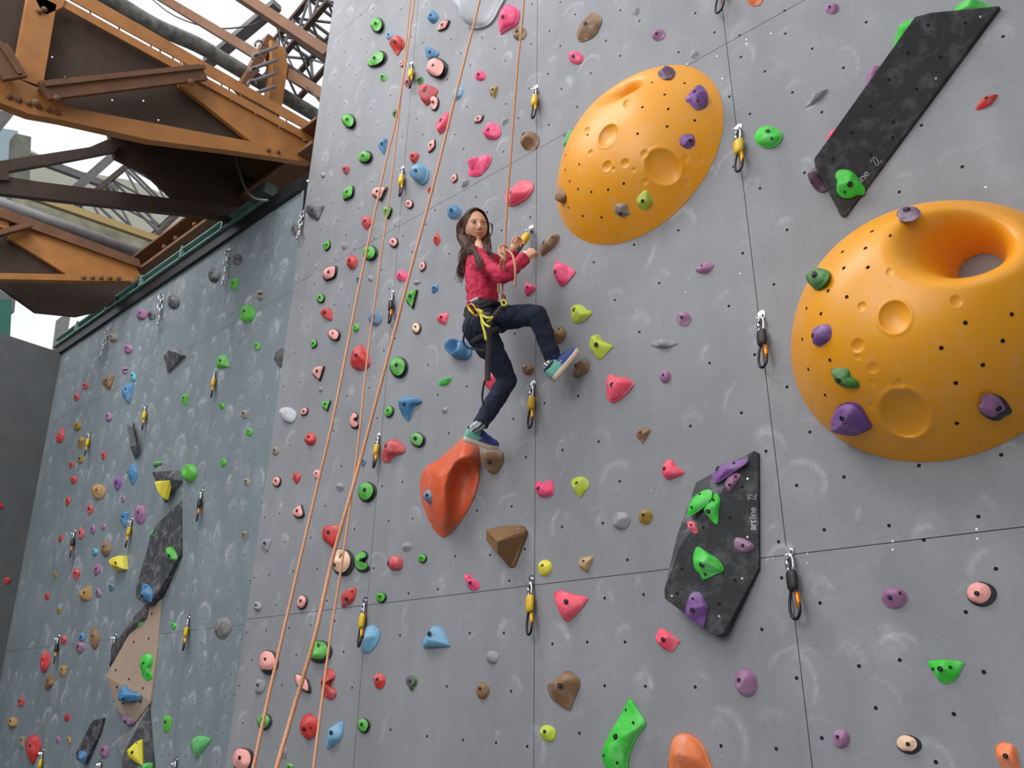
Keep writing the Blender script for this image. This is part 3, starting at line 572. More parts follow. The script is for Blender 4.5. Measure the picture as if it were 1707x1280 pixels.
H_(M, [
 ('E', 628, 41, 20, 24, 0, 'green', 'green hold with a black lower edge, topmost at the left edge of the main wall', T2),
 ('L', 648, 58, 11, 15, 25, 'sky', 'tiny pale blue hold tucked above the rounded red hold near the wall top'),
 ('D', 659, 74, 25, 30, 180, 'red', 'rounded red hold beside the twin ropes near the wall top'),
 ('B', 627, 98, 22, 34, 55, 'green', 'long green hold curling over black rubber, left of the twin ropes at the top', T2),
 ('E', 638, 128, 11, 12, 0, 'green', 'tiny green knob below the long curling green hold'),
 ('L', 669, 106, 9, 11, 0, 'salmon', 'tiny pink hold half hidden between the twin ropes', dict(two=1)),
 ('F', 679, 138, 12, 17, 0, 'rose', 'small red fin hold touching the highest quickdraw beside the ropes'),
 ('E', 699, 133, 11, 12, 0, 'dgreen', 'small dark green knob right of the highest yellow quickdraw'),
 ('T', 709, 156, 29, 31, 190, 'rose', 'wide red hold with two bolt pockets under the highest yellow quickdraw', dict(extra=[(709, 145)])),
 ('Q', 720, 27, 16, 19, 20, 'blue', 'small knobbly blue hold at the top between two rope lines'),
 ('L', 739, 42, 14, 26, 50, 'salmon', 'slim pink hold with black edge near the top, right of a small blue hold', T2),
 ('T', 717, 90, 20, 21, 200, 'blue', 'triangular blue hold above the large pink and black hold'),
 ('Q', 727, 112, 32, 33, 0, 'salmon', 'large half pink half black hold near the wall top', T2),
 ('L', 762, 155, 15, 26, 35, 'sky', 'blue leaf shaped hold crossed by the diagonal rope'),
 ('B', 723, 172, 16, 24, 0, 'salmon', 'pale pink waisted hold with dark base under the wide red hold', T2),
 ('L', 737, 203, 20, 37, 22, 'coral', 'long coral hold with several pockets left of the diagonal rope', dict(scoops=[(-.2, -.3, .5, .3)])),
 ('E', 659, 189, 9, 13, 0, 'dgreen', 'tiny green hold squeezed between the twin ropes'),
 ('E', 581, 201, 20, 23, -20, 'green', 'heart like green hold with dark edge near the left edge of the wall', T2),
 ('F', 637, 243, 13, 25, 0, 'blue', 'blue hold half behind the left twin rope'),
 ('L', 719, 243, 13, 24, 25, 'salmon', 'slim pink and black hold below the long coral hold', T2),
 ('E', 608, 261, 23, 19, -15, 'green', 'oval green hold on black rubber, left of the twin ropes', T2),
 ('T', 575, 283, 13, 12, 175, 'red', 'tiny red triangle left of the oval green hold'),
 ('T', 688, 262, 16, 17, 185, 'red', 'small red triangle just above the knobbly pale blue hold'),
 ('Q', 697, 287, 25, 33, 0, 'sky', 'knobbly pale blue hold with two lugs, left of the diagonal rope', dict(scoops=[(.35, .6, .35, .5)], Hf=.5)),
 ('L', 580, 321, 20, 28, 35, 'green', 'leaf shaped green hold with a thin dark edge near the left edge', T2),
 ('F', 631, 322, 27, 22, 0, 'salmon', 'pink hold with wide black lower half crossed by a rope', T2),
 ('F', 523, 353, 27, 24, 0, 'dark', 'dark grey shark fin hold at the left edge of the main wall'),
 ('F', 717, 317, 10, 15, 0, 'red', 'tiny red hold cut by the diagonal rope below the knobbly blue hold'),
 ('E', 682, 340, 13, 14, 0, 'salmon', 'small pink and black hold right of the second yellow quickdraw', T2),
 ('T', 645, 354, 15, 19, 180, 'green', 'small green and black hold crossed by the right twin rope', T2),
 ('D', 609, 371, 19, 21, 180, 'rose', 'round red hold just left of a rope, level with the climber\'s head'),
 ('L', 727, 398, 13, 21, 0, 'red', 'small red hold left of the climber\'s hair'),
 ('E', 656, 404, 14, 16, 10, 'salmon', 'small pink disc hold on black, right of the middle rope', T2),
 ('L', 545, 409, 12, 19, 20, 'green', 'small green leaf hold below the dark grey fin', T2),
 ('E', 616, 421, 23, 24, 0, 'green', 'round green hold with thick black side crossed by a blurred rope', T2),
 ('Q', 585, 436, 17, 22, 10, 'red', 'two lobed red hold right of the big pink and black oval'),
 ('L', 550, 455, 22, 30, 40, 'salmon', 'big pink oval on black rubber near the left edge', T2),
 ('L', 704, 444, 13, 18, 20, 'salmon', 'small pink ring hold with dark edge below the diagonal rope', T2),
 ('Q', 668, 459, 17, 17, 0, 'pink', 'small bright pink hold between two ropes'),
 ('L', 724, 480, 12, 17, 25, 'blue', 'small blue hold left of the climber\'s back'),
 ('F', 685, 498, 20, 31, 0, 'green', 'green hold with long black underside, right of the black quickdraw', T2),
 ('E', 597, 465, 7, 12, 0, 'steelblue', 'sliver of a blue hold behind the left rope'),
 ('E', 534, 497, 13, 15, 0, 'green', 'small two tone green hold above a red triangle near the left edge', T2),
 ('T', 544, 524, 18, 20, 150, 'red', 'small red triangle with one bolt between two green holds at left'),
 ('E', 624, 529, 20, 23, 0, 'steelblue', 'round blue hold crossed by the middle rope'),
 ('L', 593, 546, 11, 15, 25, 'green', 'tiny green leaf above the big red hold'),
 ('Q', 557, 558, 18, 19, 0, 'salmon', 'pink hold on a black wedge, left of the blurred rope', T2),
 ('L', 523, 573, 12, 16, 20, 'green', 'small green hold on black left of the pink wedge hold', T2),
 ('E', 694, 547, 14, 18, 0, 'cream', 'small cream ring hold on dark rubber right of the ropes', T2),
 ('D', 598, 594, 34, 40, 10, 'red', 'largest red hold left of the middle rope, creased across its face', dict(bolt=(593, 591))),
 ('E', 664, 612, 27, 33, 0, 'green', 'large round green hold with black right side', T2),
 ('F', 530, 622, 20, 24, 0, 'salmon', 'pink ring hold on a pointed black base near the left edge', T2),
 ('F', 543, 676, 16, 17, 0, 'green', 'small green wedge on black below the pink ring hold', T2),
 ('L', 507, 686, 13, 16, 40, 'salmon', 'tiny pink and black hold left of the green wedge', T2),
 ('Q', 479, 691, 22, 25, 0, 'white', 'pale grey rock like hold at the wall\'s left edge'),
 ('E', 516, 731, 17, 20, 0, 'red', 'round red hold left of the blurred rope, lower half'),
 ('B', 591, 701, 17, 26, 180, 'salmon', 'pink waisted hold on black beside the middle rope', T2),
 ('E', 648, 686, 15, 19, 15, 'green', 'small green hold on black left of the bird shaped blue hold', T2),
 ('E', 458, 751, 11, 13, 0, 'ggrey', 'small beige stone hold close to the wall\'s left edge'),
 ('Q', 696, 733, 23, 24, 0, 'green', 'green heart hold on black above right of a rose hold', T2),
 ('E', 461, 803, 13, 17, 10, 'salmon', 'small pink disc on black beside the wall\'s left edge', T2),
 ('T', 493, 797, 13, 17, 185, 'red', 'small red wedge between two small pink holds'),
 ('E', 528, 790, 10, 14, 0, 'salmon', 'tiny pink hold under the blurred rope'),
 ('L', 605, 769, 9, 18, 10, 'steelblue', 'sliver of blue hold right of the crossing ropes'),
 ('E', 611, 820, 27, 32, 15, 'green', 'green oval hold with thick black right side, right of the rope crossing', T2),
 ('D', 498, 852, 21, 22, 20, 'salmon', 'pink teardrop on black left of the crossing ropes', T2),
 ('F', 550, 893, 33, 37, 0, 'red', 'large ribbed red hold partly behind the ropes', dict(nz=.1)),
 ('F', 442, 908, 17, 20, 0, 'stone', 'grey wedge hold at the wall\'s left edge'),
 ('E', 570, 937, 35, 42, 0, 'cream', 'big peach hold with a deep pocket on black rubber behind the ropes', dict(two=1, scoops=[(.0, .35, .42, .9)], bolt=(557, 941))),
 ('B', 604, 936, 27, 34, 180, 'green', 'green and black hold with a notch right of the peach pocket hold', T2),
 ('Q', 657, 938, 24, 24, -15, 'rose', 'rose red hold right of the notched green hold', dict(bolt=(647, 939))),
 ('E', 704, 931, 14, 14, 0, 'green', 'tiny round green hold below the red orange volume', T2),
 ('L', 579, 995, 21, 37, 35, 'red', 'long red leaf hold just above the lower panel joint', dict(extra=[(586, 985)], bolt=(577, 998))),
 ('E', 635, 996, 17, 16, 0, 'green', 'small round green hold on black sitting on the lower panel joint', T2),
 ('E', 503, 1004, 16, 23, 15, 'salmon', 'pink oval on black between two ropes above the panel joint', T2),
 ('E', 428, 1010, 13, 15, 0, 'stone', 'small grey knob at the wall\'s left edge above the joint'),
 ('E', 446, 1104, 30, 38, 0, 'salmon', 'large pale pink hold with black right side below the joint', T2),
 ('E', 531, 1086, 38, 35, 0, 'green', 'green bowl hold with grey black inside, below the joint', dict(two=1, scoops=[(.3, .5, .8, .9)], bolt=(516, 1090))),
 ('L', 504, 1139, 22, 38, -35, 'salmon', 'angular pink and black hold crossed by the blurred rope', T2),
 ('B', 547, 1140, 27, 48, 180, 'red', 'red kidney shaped hold touching the right rope', dict(bolt=(538, 1138))),
 ('B', 613, 1065, 28, 46, 20, 'sky', 'curved pale blue hold right of a quickdraw', dict(bolt=(605, 1061))),
 ('E', 631, 1135, 18, 24, 0, 'red', 'egg shaped red hold low on the wall'),
 ('B', 431, 1144, 18, 24, 10, 'stone', 'curved grey hold near the lower left edge'),
 ('E', 440, 1203, 22, 26, 10, 'green', 'green and black hold crossed by the leftmost rope', T2),
 ('Q', 512, 1211, 28, 40, 10, 'red', 'four cornered red hold with two bolts between ropes', dict(bolt=(506, 1215), extra=[(517, 1213)])),
 ('L', 555, 1225, 26, 50, 30, 'sky', 'long pale blue hold near the bottom edge right of a rope'),
 ('Q', 606, 1210, 19, 24, 10, 'green', 'small green hold on black beside a long blue hold', T2),
 ('E', 404, 1268, 35, 40, 0, 'salmon', 'big pink and black hold cut by the picture bottom', T2),
 ('E', 471, 1253, 11, 21, 0, 'stone', 'grey oval knob behind the blurred rope near the bottom'),
 ('E', 482, 1279, 12, 12, 0, 'green', 'top of a green hold at the picture bottom'),
 ('D', 685, 1139, 20, 24, 180, 'dark', 'small charcoal hold with green underside', dict(two='dgreen')),
 ('E', 864, 54, 22, 20, -20, 'brown', 'small brown jug behind the climber\'s rope at the top', dict(scoops=[(.1, .0, .5, .6)])),
 ('Q', 959, 95, 21, 20, -10, 'pink', 'small bright pink hold below the big brown one'),
 ('E', 799, 125, 17, 15, 0, 'pink', 'small bright pink two lobed hold near the top centre'),
 ('F', 822, 152, 13, 20, 0, 'gold', 'small ochre fin hold below a pink two lobed hold', dict(extra=[(818, 157)])),
 ('L', 798, 198, 12, 19, 55, 'salmon', 'pink and black disc hold left of a knobbly pink hold', T2),
 ('Q', 818, 217, 27, 26, -25, 'pink', 'knobbly bright pink hold left of the climber\'s rope', dict(nz=.16)),
 ('E', 881, 233, 29, 29, 0, 'brown', 'round olive brown hold scooped underneath, beside the centre joint', dict(scoops=[(.25, -.65, .6, .8)], bolt=(872, 223))),
 ('L', 757, 297, 12, 16, 20, 'salmon', 'tiny pink hold with black edge left of a grey stone knob', T2),
 ('E', 755, 352, 22, 21, 0, 'blue', 'round creased blue hold beside the climber\'s head'),
 ('E', 1097, 57, 22, 16, -20, 'mauve', 'small mauve hold above the left yellow volume'),
 ('T', 880, 482, 18, 19, 200, 'pink', 'small bright pink hold right of the climber\'s waist'),
 ('F', 737, 531, 20, 18, -10, 'coral', 'small coral hold behind the climber\'s hip'),
 ('L', 1174, 445, 22, 31, 70, 'mauve', 'mauve leaf hold between the two yellow volumes'),
 ('E', 1139, 531, 22, 22, 0, 'mauve', 'round mauve hold below the mauve leaf hold'),
 ('E', 1108, 627, 18, 20, 0, 'mauve', 'small mauve hold right of the coral heart hold'),
 ('F', 1070, 725, 22, 26, 10, 'brown', 'small brown hold with pale edge above right of the lime hold', ),
 ('E', 879, 615, 18, 17, 0, 'brown', 'small brown knob under the climber\'s raised leg'),
 ('D', 965, 811, 31, 32, 180, 'lime', 'pale lime hold right of a pink horned hold'),
 ('E', 907, 946, 21, 25, 10, 'yellow', 'small yellow green hold beside the centre joint'),
 ('F', 975, 940, 24, 26, 0, 'tan', 'small tan brown wedge above the lower joint'),
 ('E', 1075, 861, 22, 24, 0, 'gold', 'small olive round hold left of the black angular volume'),
 ('E', 803, 1151, 21, 26, 0, 'brown', 'small brown egg hold low on the wall left of centre joint'),
 ('Q', 912, 1222, 24, 27, -10, 'lime', 'small lime hold low beside the centre joint'),
 ('E', 1242, 1137, 34, 44, -15, 'mauve', 'worn mauve hold low on the wall under the black volume', dict(bolt=(1232, 1134))),
 ('E', 1490, 996, 40, 33, 0, 'mauve', 'round mauve hold with two bolts under the right yellow volume', dict(bolt=(1483, 996), extra=[(1500, 988)])),
 ('E', 1636, 990, 47, 38, 10, 'salmon', 'pale pink disc hold on black near the right edge', dict(two=1, bolt=(1628, 989))),
 ('E', 1401, 1231, 28, 30, -10, 'mauve', 'small mauve hold at the bottom beside the right joint', dict(bolt=(1396, 1228))),
 ('E', 1515, 1241, 40, 29, 15, 'cream', 'cream oval hold on black at the picture bottom', dict(two=1, bolt=(1513, 1240))),
 ('L', 1644, 169, 17, 42, 56, 'red', 'slim red hold with one bolt near the right edge', dict(bolt=(1644, 163))),
 ('E', 1386, 13, 22, 17, -15, 'mauve', 'small purple hold at the top left of the black plank volume'),
 ('E', 1257, -6, 26, 26, 0, 'orange', 'bottom of an orange hold at the picture top'),
])
NB = dict(bolt=False, name='foot_nub', Hf=.35)
H_(M, [(t, x, y, a, b_, r, 'stone', lab, dict(NB, cat='moulded foothold')) for t, x, y, a, b_, r, lab in [
 ('E', 573, 409, 9, 10, 0, 'small grey moulded nub right of a small green leaf hold'), ('E', 617, 463, 9, 9, 0, 'tiny grey moulded nub below the round green hold'), ('L', 694, 470, 8, 13, 80, 'small grey moulded nub right of a small bright pink hold'),
 ('L', 534, 649, 7, 10, 30, 'tiny grey moulded nub below the pink ring hold'), ('E', 566, 811, 11, 14, 0, 'pale grey moulded nub left of the rope crossing'), ('E', 677, 911, 14, 14, 0, 'grey moulded nub below the red orange volume\'s left side'),
 ('L', 841, 202, 9, 15, 40, 'grey moulded nub left of the round olive hold'), ('L', 774, 305, 11, 17, 50, 'smooth grey nub under the pink bonnet hold'), ('E', 1060, 18, 10, 13, 20, 'grey chipped nub at the top above a mauve hold'),
 ('E', 1157, 90, 12, 12, 0, 'grey chipped nub above the left yellow volume\'s top'), ('L', 1105, 572, 17, 43, 88, 'long flat grey moulded ledge between mauve holds'), ('L', 741, 683, 9, 14, 40, 'small grey nub left of the climber\'s lower leg'),
 ('E', 1034, 867, 28, 28, 0, 'large round grey moulded dome left of the black volume'), ('E', 820, 1095, 19, 20, 0, 'grey moulded nub below the brown pyramid'), ('L', 1360, 162, 13, 46, 53, 'long slanted grey ledge left of the black plank volume'), ('E', 538, 291, 7, 9, 0, 'tiny grey nub near the left edge below a red triangle')]])
C = hold
C(M, [(664, 672), (668, 663), (680, 661), (691, 663), (698, 664), (699, 670), (687, 676), (680, 697), (673, 697), (667, 688)], 'blue', 'bird shaped blue hold left of the climber\'s lower leg', bolt=(673, 673))
C(M, [(635, 766), (636, 750), (645, 736), (658, 732), (670, 742), (670, 753), (655, 758), (645, 769)], 'rose', 'large rose red hold right of a yellow quickdraw', bolt=(643, 743))
C(M, [(831, 53), (830, 37), (831, 16), (839, 9), (851, 7), (861, 15), (861, 28), (857, 38), (843, 46)], 'pink', 'big bright pink hold with a pointed foot at the top centre', bolt=(837, 27))
C(M, [(961, 63), (960, 54), (966, 45), (974, 38), (981, 21), (993, 21), (1000, 30), (995, 45), (985, 59), (968, 66)], 'brown', 'big brown hold with angular ridge at the top', bolt=(975, 38), nz=.1)
bn = C(M, [(780, 284), (781, 275), (790, 268), (800, 264), (806, 258), (815, 258), (816, 267), (809, 280), (798, 291), (787, 292), (780, 290)], 'pink', 'bright pink bonnet shaped hold with a ball on a brim', bolt=(784, 266), Hf=.25, e=5)
lump('ball', M, [(779, 270), (781, 263), (789, 260), (797, 262), (799, 270), (796, 278), (787, 281), (780, 278)], .05, hm_('pink'), bn, .02)
C(M, [(840, 328), (841, 319), (848, 314), (859, 315), (866, 306), (868, 300), (877, 299), (885, 304), (884, 316), (875, 328), (862, 337), (850, 341), (842, 337)], 'coral', 'long coral hold rising to a knob above the climber', bolt=(852, 321))
C(M, [(902, 425), (899, 416), (903, 404), (912, 395), (926, 390), (930, 392), (927, 402), (919, 412), (908, 421)], 'brown', 'brown tongue shaped hold by the climber\'s hands', bolt=(906, 404), extra=[(920, 395)])
C(M, [(923, 437), (927, 433), (932, 437), (954, 448), (953, 456), (939, 472), (931, 473), (925, 461), (922, 448)], 'pink', 'ribbed bright pink hold below the brown tongue hold', bolt=(926, 452), nz=.12)
C(M, [(951, 511), (958, 507), (969, 508), (976, 515), (984, 518), (981, 524), (970, 533), (960, 537), (953, 533), (951, 523)], 'lime', 'lime hold with a step right of the climber\'s knee', bolt=(957, 516))
C(M, [(982, 574), (986, 561), (996, 557), (1001, 566), (1017, 574), (1017, 578), (997, 597), (989, 588), (982, 580)], 'lime', 'lime winged hold right of the climber\'s raised foot', bolt=(993, 574))
C(M, [(918, 548), (933, 544), (941, 549), (940, 562), (927, 572), (919, 568)], 'brown', 'brown hold behind the climber\'s shin', bolt=(922, 553), extra=[(931, 548)])
C(M, [(952, 623), (956, 608), (966, 600), (978, 600), (980, 611), (974, 620), (960, 627)], 'brown', 'brown hold under the climber\'s raised shoe', bolt=(960, 609), Hf=.5)
C(M, [(1009, 636), (1012, 625), (1019, 623), (1026, 629), (1040, 628), (1053, 637), (1049, 646), (1036, 660), (1020, 669), (1009, 662), (1010, 648)], 'coral', 'big coral heart shaped hold right of the raised shoe', bolt=(1020, 641))
rg = C(M, [(747, 580), (750, 571), (758, 566), (768, 567), (778, 570), (781, 580), (779, 591), (770, 597), (757, 595), (748, 588)], 'blue', 'blue ring hold with a deep round pocket below the harness strap', bolt=False, Hf=.55, scoops=[(.0, .0, .60, .92)], lean=(-.12, .1), e=6, nz=0)
C(M, [(730, 638), (735, 633), (741, 634), (751, 629), (749, 634), (742, 641), (731, 642)], 'bright', 'small bright green bird shaped hold left of the hanging strap', bolt=False)
C(M, [(802, 758), (806, 752), (818, 749), (833, 752), (832, 771), (821, 787), (811, 783), (803, 769)], 'brown', 'brown hold under the climber\'s standing shoe', bolt=(816, 770), Hf=.55)
C(M, [(808, 640), (812, 620), (820, 611), (828, 622), (830, 638), (824, 648), (812, 646)], 'coral', 'coral hold partly hidden behind the hanging strap and leg', bolt=False)
C(M, [(1103, 780), (1109, 768), (1118, 766), (1125, 777), (1139, 786), (1128, 793), (1114, 798), (1105, 793)], 'coral', 'coral beaked hold left of the black volume\'s tip', bolt=(1107, 781))
C(M, [(891, 813), (892, 804), (899, 802), (906, 808), (914, 799), (919, 803), (921, 819), (915, 826), (903, 828), (895, 823)], 'pink', 'pink horned hold beside the centre joint', bolt=(897, 814))
C(M, [(773, 960), (781, 957), (786, 965), (795, 968), (797, 978), (790, 983), (782, 982), (779, 971)], 'pink', 'small bright pink boot shaped hold above the lower joint', bolt=(783, 971))
C(M, [(922, 992), (926, 986), (934, 984), (952, 990), (975, 995), (974, 1002), (960, 1020), (945, 1034), (936, 1029), (929, 1014)], 'coral', 'big triangular coral hold right of the centre joint below the panel line', bolt=(943, 1003), Hf=.3)
C(M, [(701, 1071), (704, 1063), (722, 1044), (729, 1044), (737, 1055), (745, 1073), (742, 1077), (712, 1079), (703, 1078)], 'sky', 'triangular blue hold with a round dimple, below the joint', bolt=(715, 1056), scoops=[(.15, .1, .2, .25)])
C(M, [(911, 1146), (915, 1138), (927, 1132), (940, 1120), (950, 1121), (962, 1132), (960, 1150), (951, 1170), (946, 1182), (930, 1175), (916, 1162)], 'brown', 'big rocky brown hold low on the wall', bolt=(933, 1143), nz=.14)
C(M, [(1092, 1060), (1098, 1048), (1107, 1050), (1130, 1066), (1128, 1072), (1118, 1085), (1105, 1080), (1095, 1071)], 'coral', 'coral chipped hold just below the black angular volume', bolt=(1105, 1066), nz=.12)
C(M, [(1047, 1165), (1057, 1178), (1071, 1200), (1071, 1211), (1058, 1230), (1046, 1258), (1040, 1292), (1018, 1292), (1003, 1266), (1003, 1252), (1015, 1225), (1035, 1188)], 'bright', 'long bright green blade hold at the picture bottom', bolt=(1026, 1228), extra=[(1043, 1183), (1055, 1204), (1006, 1259), (1028, 1271)], Hf=.22)
C(M, [(1116, 1245), (1120, 1230), (1133, 1223), (1148, 1225), (1166, 1241), (1178, 1270), (1186, 1310), (1115, 1310)], 'orange', 'large dusty orange hold at the picture bottom', bolt=False, Hf=.4)
C(M, [(1659, 1250), (1664, 1240), (1676, 1238), (1690, 1244), (1697, 1268), (1698, 1288), (1680, 1290), (1664, 1270)], 'orange', 'small orange hold at the bottom right corner', bolt=(1676, 1260))
C(M, [(1546, 1106), (1552, 1101), (1575, 1100), (1604, 1103), (1602, 1112), (1590, 1133), (1570, 1138), (1558, 1124)], 'bright', 'bright green fan shaped hold low near the right edge', bolt=(1567, 1115), extra=[(1555, 1115), (1584, 1112)])
C(M, [(1257, 230), (1261, 215), (1274, 208), (1290, 212), (1301, 220), (1300, 232), (1288, 243), (1275, 244), (1265, 240)], 'bright', 'bright green hold right of the left yellow volume', bolt=(1279, 219), extra=[(1286, 230)])
C(M, [(752, -20), (754, 2), (768, 20), (772, 36), (785, 41), (808, 33), (824, 8), (830, -20)], 'white', 'smooth white volume cut by the picture top', bolt=False, Hf=.35, cat='wall volume', name='wall_volume')
# ---------------------------------------------------------------- yellow domes
yel = mat('yellow_gelcoat', 'ee9f18', .38, nscale=3, namt=.03, dust=.10, bump=.05, bscale=200)
class Dome:
    def __init__(s, cx, cz, r, Hh, e): s.cx, s.cz, s.r, s.H, s.e = cx, cz, r, Hh, e; s.pits = []; s.fun = None
    def smooth(s, x, z):
        d = np.hypot(x - s.cx, z - s.cz) / s.r; return s.H * np.clip(1 - d ** s.e, 0, 1)
    def h(s, x, z):
        h = s.smooth(x, z)
        if s.fun:
            fx, fz, r0, r1, pw_, asp, rot = s.fun
            dx, dz = x - fx, z - fz; a, b_ = dx * math.cos(rot) + dz * math.sin(rot), (-dx * math.sin(rot) + dz * math.cos(rot)) * asp
            d = np.hypot(a, b_); t = np.clip((d - r0) / (r1 - r0), 0, 1); k = (1 - (1 - t) ** pw_); h = h * k
        for (px, pz, pr, pq, pd) in s.pits:
            d = np.hypot((x - px) / pr, (z - pz) / pq); h = h - pd * np.clip(1 - d ** 2, 0, 1) ** .75 + pd * .10 * np.exp(-((d - 1.08) / .12) ** 2)
        return h
    def hit(s, px, py, real=False):
        off = s.H * .5
        for _ in range(40):
            p = M.at(px, py, off); off += .5 * (float((s.h if real else s.smooth)(p[0], p[2])) - off)
        return M.at(px, py, off), off
    def frame(s, px, py):
        p, off = s.hit(px, py); ep = .004; gx = (s.smooth(p[0] + ep, p[2]) - s.smooth(p[0] - ep, p[2])) / 2 / ep; gz = (s.smooth(p[0], p[2] + ep) - s.smooth(p[0], p[2] - ep)) / 2 / ep
        n = np.array([-gx, -1, -gz]); n /= np.linalg.norm(n); v = np.array([0, 0, 1.]) - n * n[2]; v /= np.linalg.norm(v); u = np.cross(v, -n) * -1; u = np.cross(n, v) * -1
        if u[0] < 0: u = -u
        return Frame(p - n * .006, u, v, n)
    def build(s, name, label, holes, screws):
        nr, nt_ = 150, 300; V = [[s.cx, D - float(s.h(s.cx, s.cz)), s.cz]]
        rr = s.r * np.linspace(0, 1, nr + 1)[1:] ** .9; th = np.arange(nt_) * 2 * math.pi / nt_
        X = s.cx + rr[:, None] * np.cos(th); Z = s.cz + rr[:, None] * np.sin(th); Hh = s.h(X, Z); Hh[-1] = 0
        V = np.concatenate([V, np.stack([X, D - .0015 - Hh, Z], -1).reshape(-1, 3)])
        F_ = [(0, 1 + k, 1 + (k + 1) % nt_) for k in range(nt_)]
        for i in range(nr - 1):
            for k in range(nt_): F_.append((1 + i * nt_ + k, 1 + (i + 1) * nt_ + k, 1 + (i + 1) * nt_ + (k + 1) % nt_, 1 + i * nt_ + (k + 1) % nt_))
        if s.fun and s.fun[2] > 0:
            fx, fz, r0 = s.fun[:3]; dv = np.hypot(V[:, 0] - fx, V[:, 2] - fz); F_ = [f for f in F_ if min(dv[i] for i in f) > r0 - .006]; sn = dv < r0 + .002; V[sn, 0] = fx + (V[sn, 0] - fx) * r0 / dv[sn].clip(1e-4); V[sn, 2] = fz + (V[sn, 2] - fz) * r0 / dv[sn].clip(1e-4)
        root = empty(name, (s.cx, D, s.cz), label, 'wall volume')
        mi = [0] * len(F_); V = V.tolist(); ang = np.arange(10) * 2 * math.pi / 10
        for k, (lst, rad) in enumerate(((holes, .0072), (screws, .005))):
            for px, py in lst:
                p, off = s.hit(px, py, True); f = s.frame(px, py); b0 = len(V)
                for a in ang: V.append((p + f.n * .002 + rad * (math.cos(a) * f.u + math.sin(a) * f.v)).tolist())
                F_.append(tuple(range(b0, b0 + 10))); mi.append(k + 1)
        o = mk('shell', V, F_, None, root, True, PW[root.name], [yel, mat('bolt_hole_black', '', 0), mat('screw_steel', '', 0)], mi); return root
    def pit(s, px, py, rpx, dep=.33):
        p, _ = s.hit(px, py); q, _ = s.hit(px + rpx, py); t, _ = s.hit(px, py + rpx); t2, _ = s.hit(px, py - rpx); rx = max(abs(q[0] - p[0]) * 1.02, .010); rz = max(abs(t[2] - t2[2]) / 2 * 1.02, .010); s.pits.append((p[0], p[2], rx, rz, (rx + rz) / 2 * dep))
k_ = 1.0
dA = Dome(-1.833, 2.826, .530, .25, 2.45)
for p in [(1014, 226, 17), (978, 218, 5), (984, 255, 5), (1012, 277, 9), (1023, 282, 4), (1042, 272, 8), (1057, 283, 4), (1075, 256, 7), (1104, 277, 30, .42), (1143, 264, 6), (1168, 266, 3.5), (1075, 303, 5.5), (1146, 305, 6), (1045, 172, 6)]: dA.pit(*p)
pf, _ = dA.hit(1026, 158); rd_ = np.array([pf[0] - dA.cx, pf[2] - dA.cz]); rd_ /= np.hypot(*rd_); dA.fun = (pf[0] + rd_[0] * .085, pf[2] + rd_[1] * .085, .0, .235, 2.0, 1.45, math.atan2(rd_[1], rd_[0]) - math.pi / 2)
dA.build('yellow_volume', 'left yellow moon like dome volume with craters and two purple holds', [(1087, 138), (1141, 139), (1108, 158), (1071, 179), (1114, 182), (1158, 201), (1112, 211), (1063, 223), (966, 274), (943, 259), (943, 283), (950, 302), (964, 315), (986, 320), (1014, 316), (1040, 306), (948, 346), (972, 360), (1003, 362), (980, 225)], [(1132, 329), (953, 380), (1030, 391), (1190, 223), (1175, 139)])
dB = Dome(-.6125, 1.3805, .5175, .39, 2.9)
for p in [(1491, 528, 27, .36), (1437, 511, 8), (1430, 576, 12), (1431, 595, 6), (1455, 613, 10), (1455, 638, 5), (1499, 640, 10), (1507, 688, 43, .55), (1450, 676, 6.5), (1557, 722, 8), (1515, 752, 7), (1594, 502, 10), (1484, 453, 7), (1507, 415, 5)]: dB.pit(*p)
ph_ = M.at(1640, 452); dB.fun = (ph_[0] - .01, ph_[2] + .0, .073, .235, 2.4, 1., 0)
dB.build('yellow_volume', 'right yellow dome volume with a large round hole cut through', [(1454, 386), (1483, 393), (1443, 414), (1405, 420), (1407, 447), (1447, 446), (1381, 485), (1412, 495), (1345, 514), (1369, 523), (1338, 565), (1348, 615), (1384, 600), (1376, 658), (1609, 538), (1686, 524), (1671, 568), (1569, 580), (1638, 608), (1593, 638), (1595, 705)], [(1634, 741), (1474, 751), (1353, 674)])
def on(dome, t, cx, cy, w_, h_, rot, col, lab, **kw): return hold(dome.frame(cx, cy), outline(t, cx, cy, w_, h_, rot) if isinstance(t, str) else t, col, lab, **kw)
on(dA, 'E', 1111, 119, 29, 16, 0, 'plum', 'dusty plum hold on the top rim of the left yellow volume', bolt=False)
on(dA, [(1143, 163), (1150, 152), (1158, 144), (1167, 139), (1177, 146), (1181, 160), (1180, 172), (1170, 178), (1160, 178), (1150, 169)], 1162, 160, 0, 0, 0, 'purple', 'large purple hold upper right on the left yellow volume', bolt=(1159, 153), extra=[(1163, 168)])
on(dA, [(1125, 232), (1137, 225), (1146, 222), (1156, 224), (1159, 234), (1158, 245), (1153, 249), (1143, 247), (1133, 241)], 1143, 235, 0, 0, 0, 'purple', 'purple beak shaped hold on the middle of the left yellow volume', bolt=(1151, 234))
on(dA, 'L', 1074, 335, 32, 39, 10, 'lime', 'pale lime leaf hold low on the left yellow volume', bolt=(1071, 335))
on(dA, [(1023, 356), (1025, 342), (1033, 339), (1046, 340), (1047, 350), (1055, 357), (1054, 360), (1036, 362), (1026, 361)], 1040, 352, 0, 0, 0, 'ggrey', 'grey brown hold low on the left yellow volume', bolt=(1034, 356))
on(dA, 'L', 947, 229, 18, 34, 25, 'lgreen', 'dusty green hold on the left rim of the left yellow volume', bolt=(941, 226))
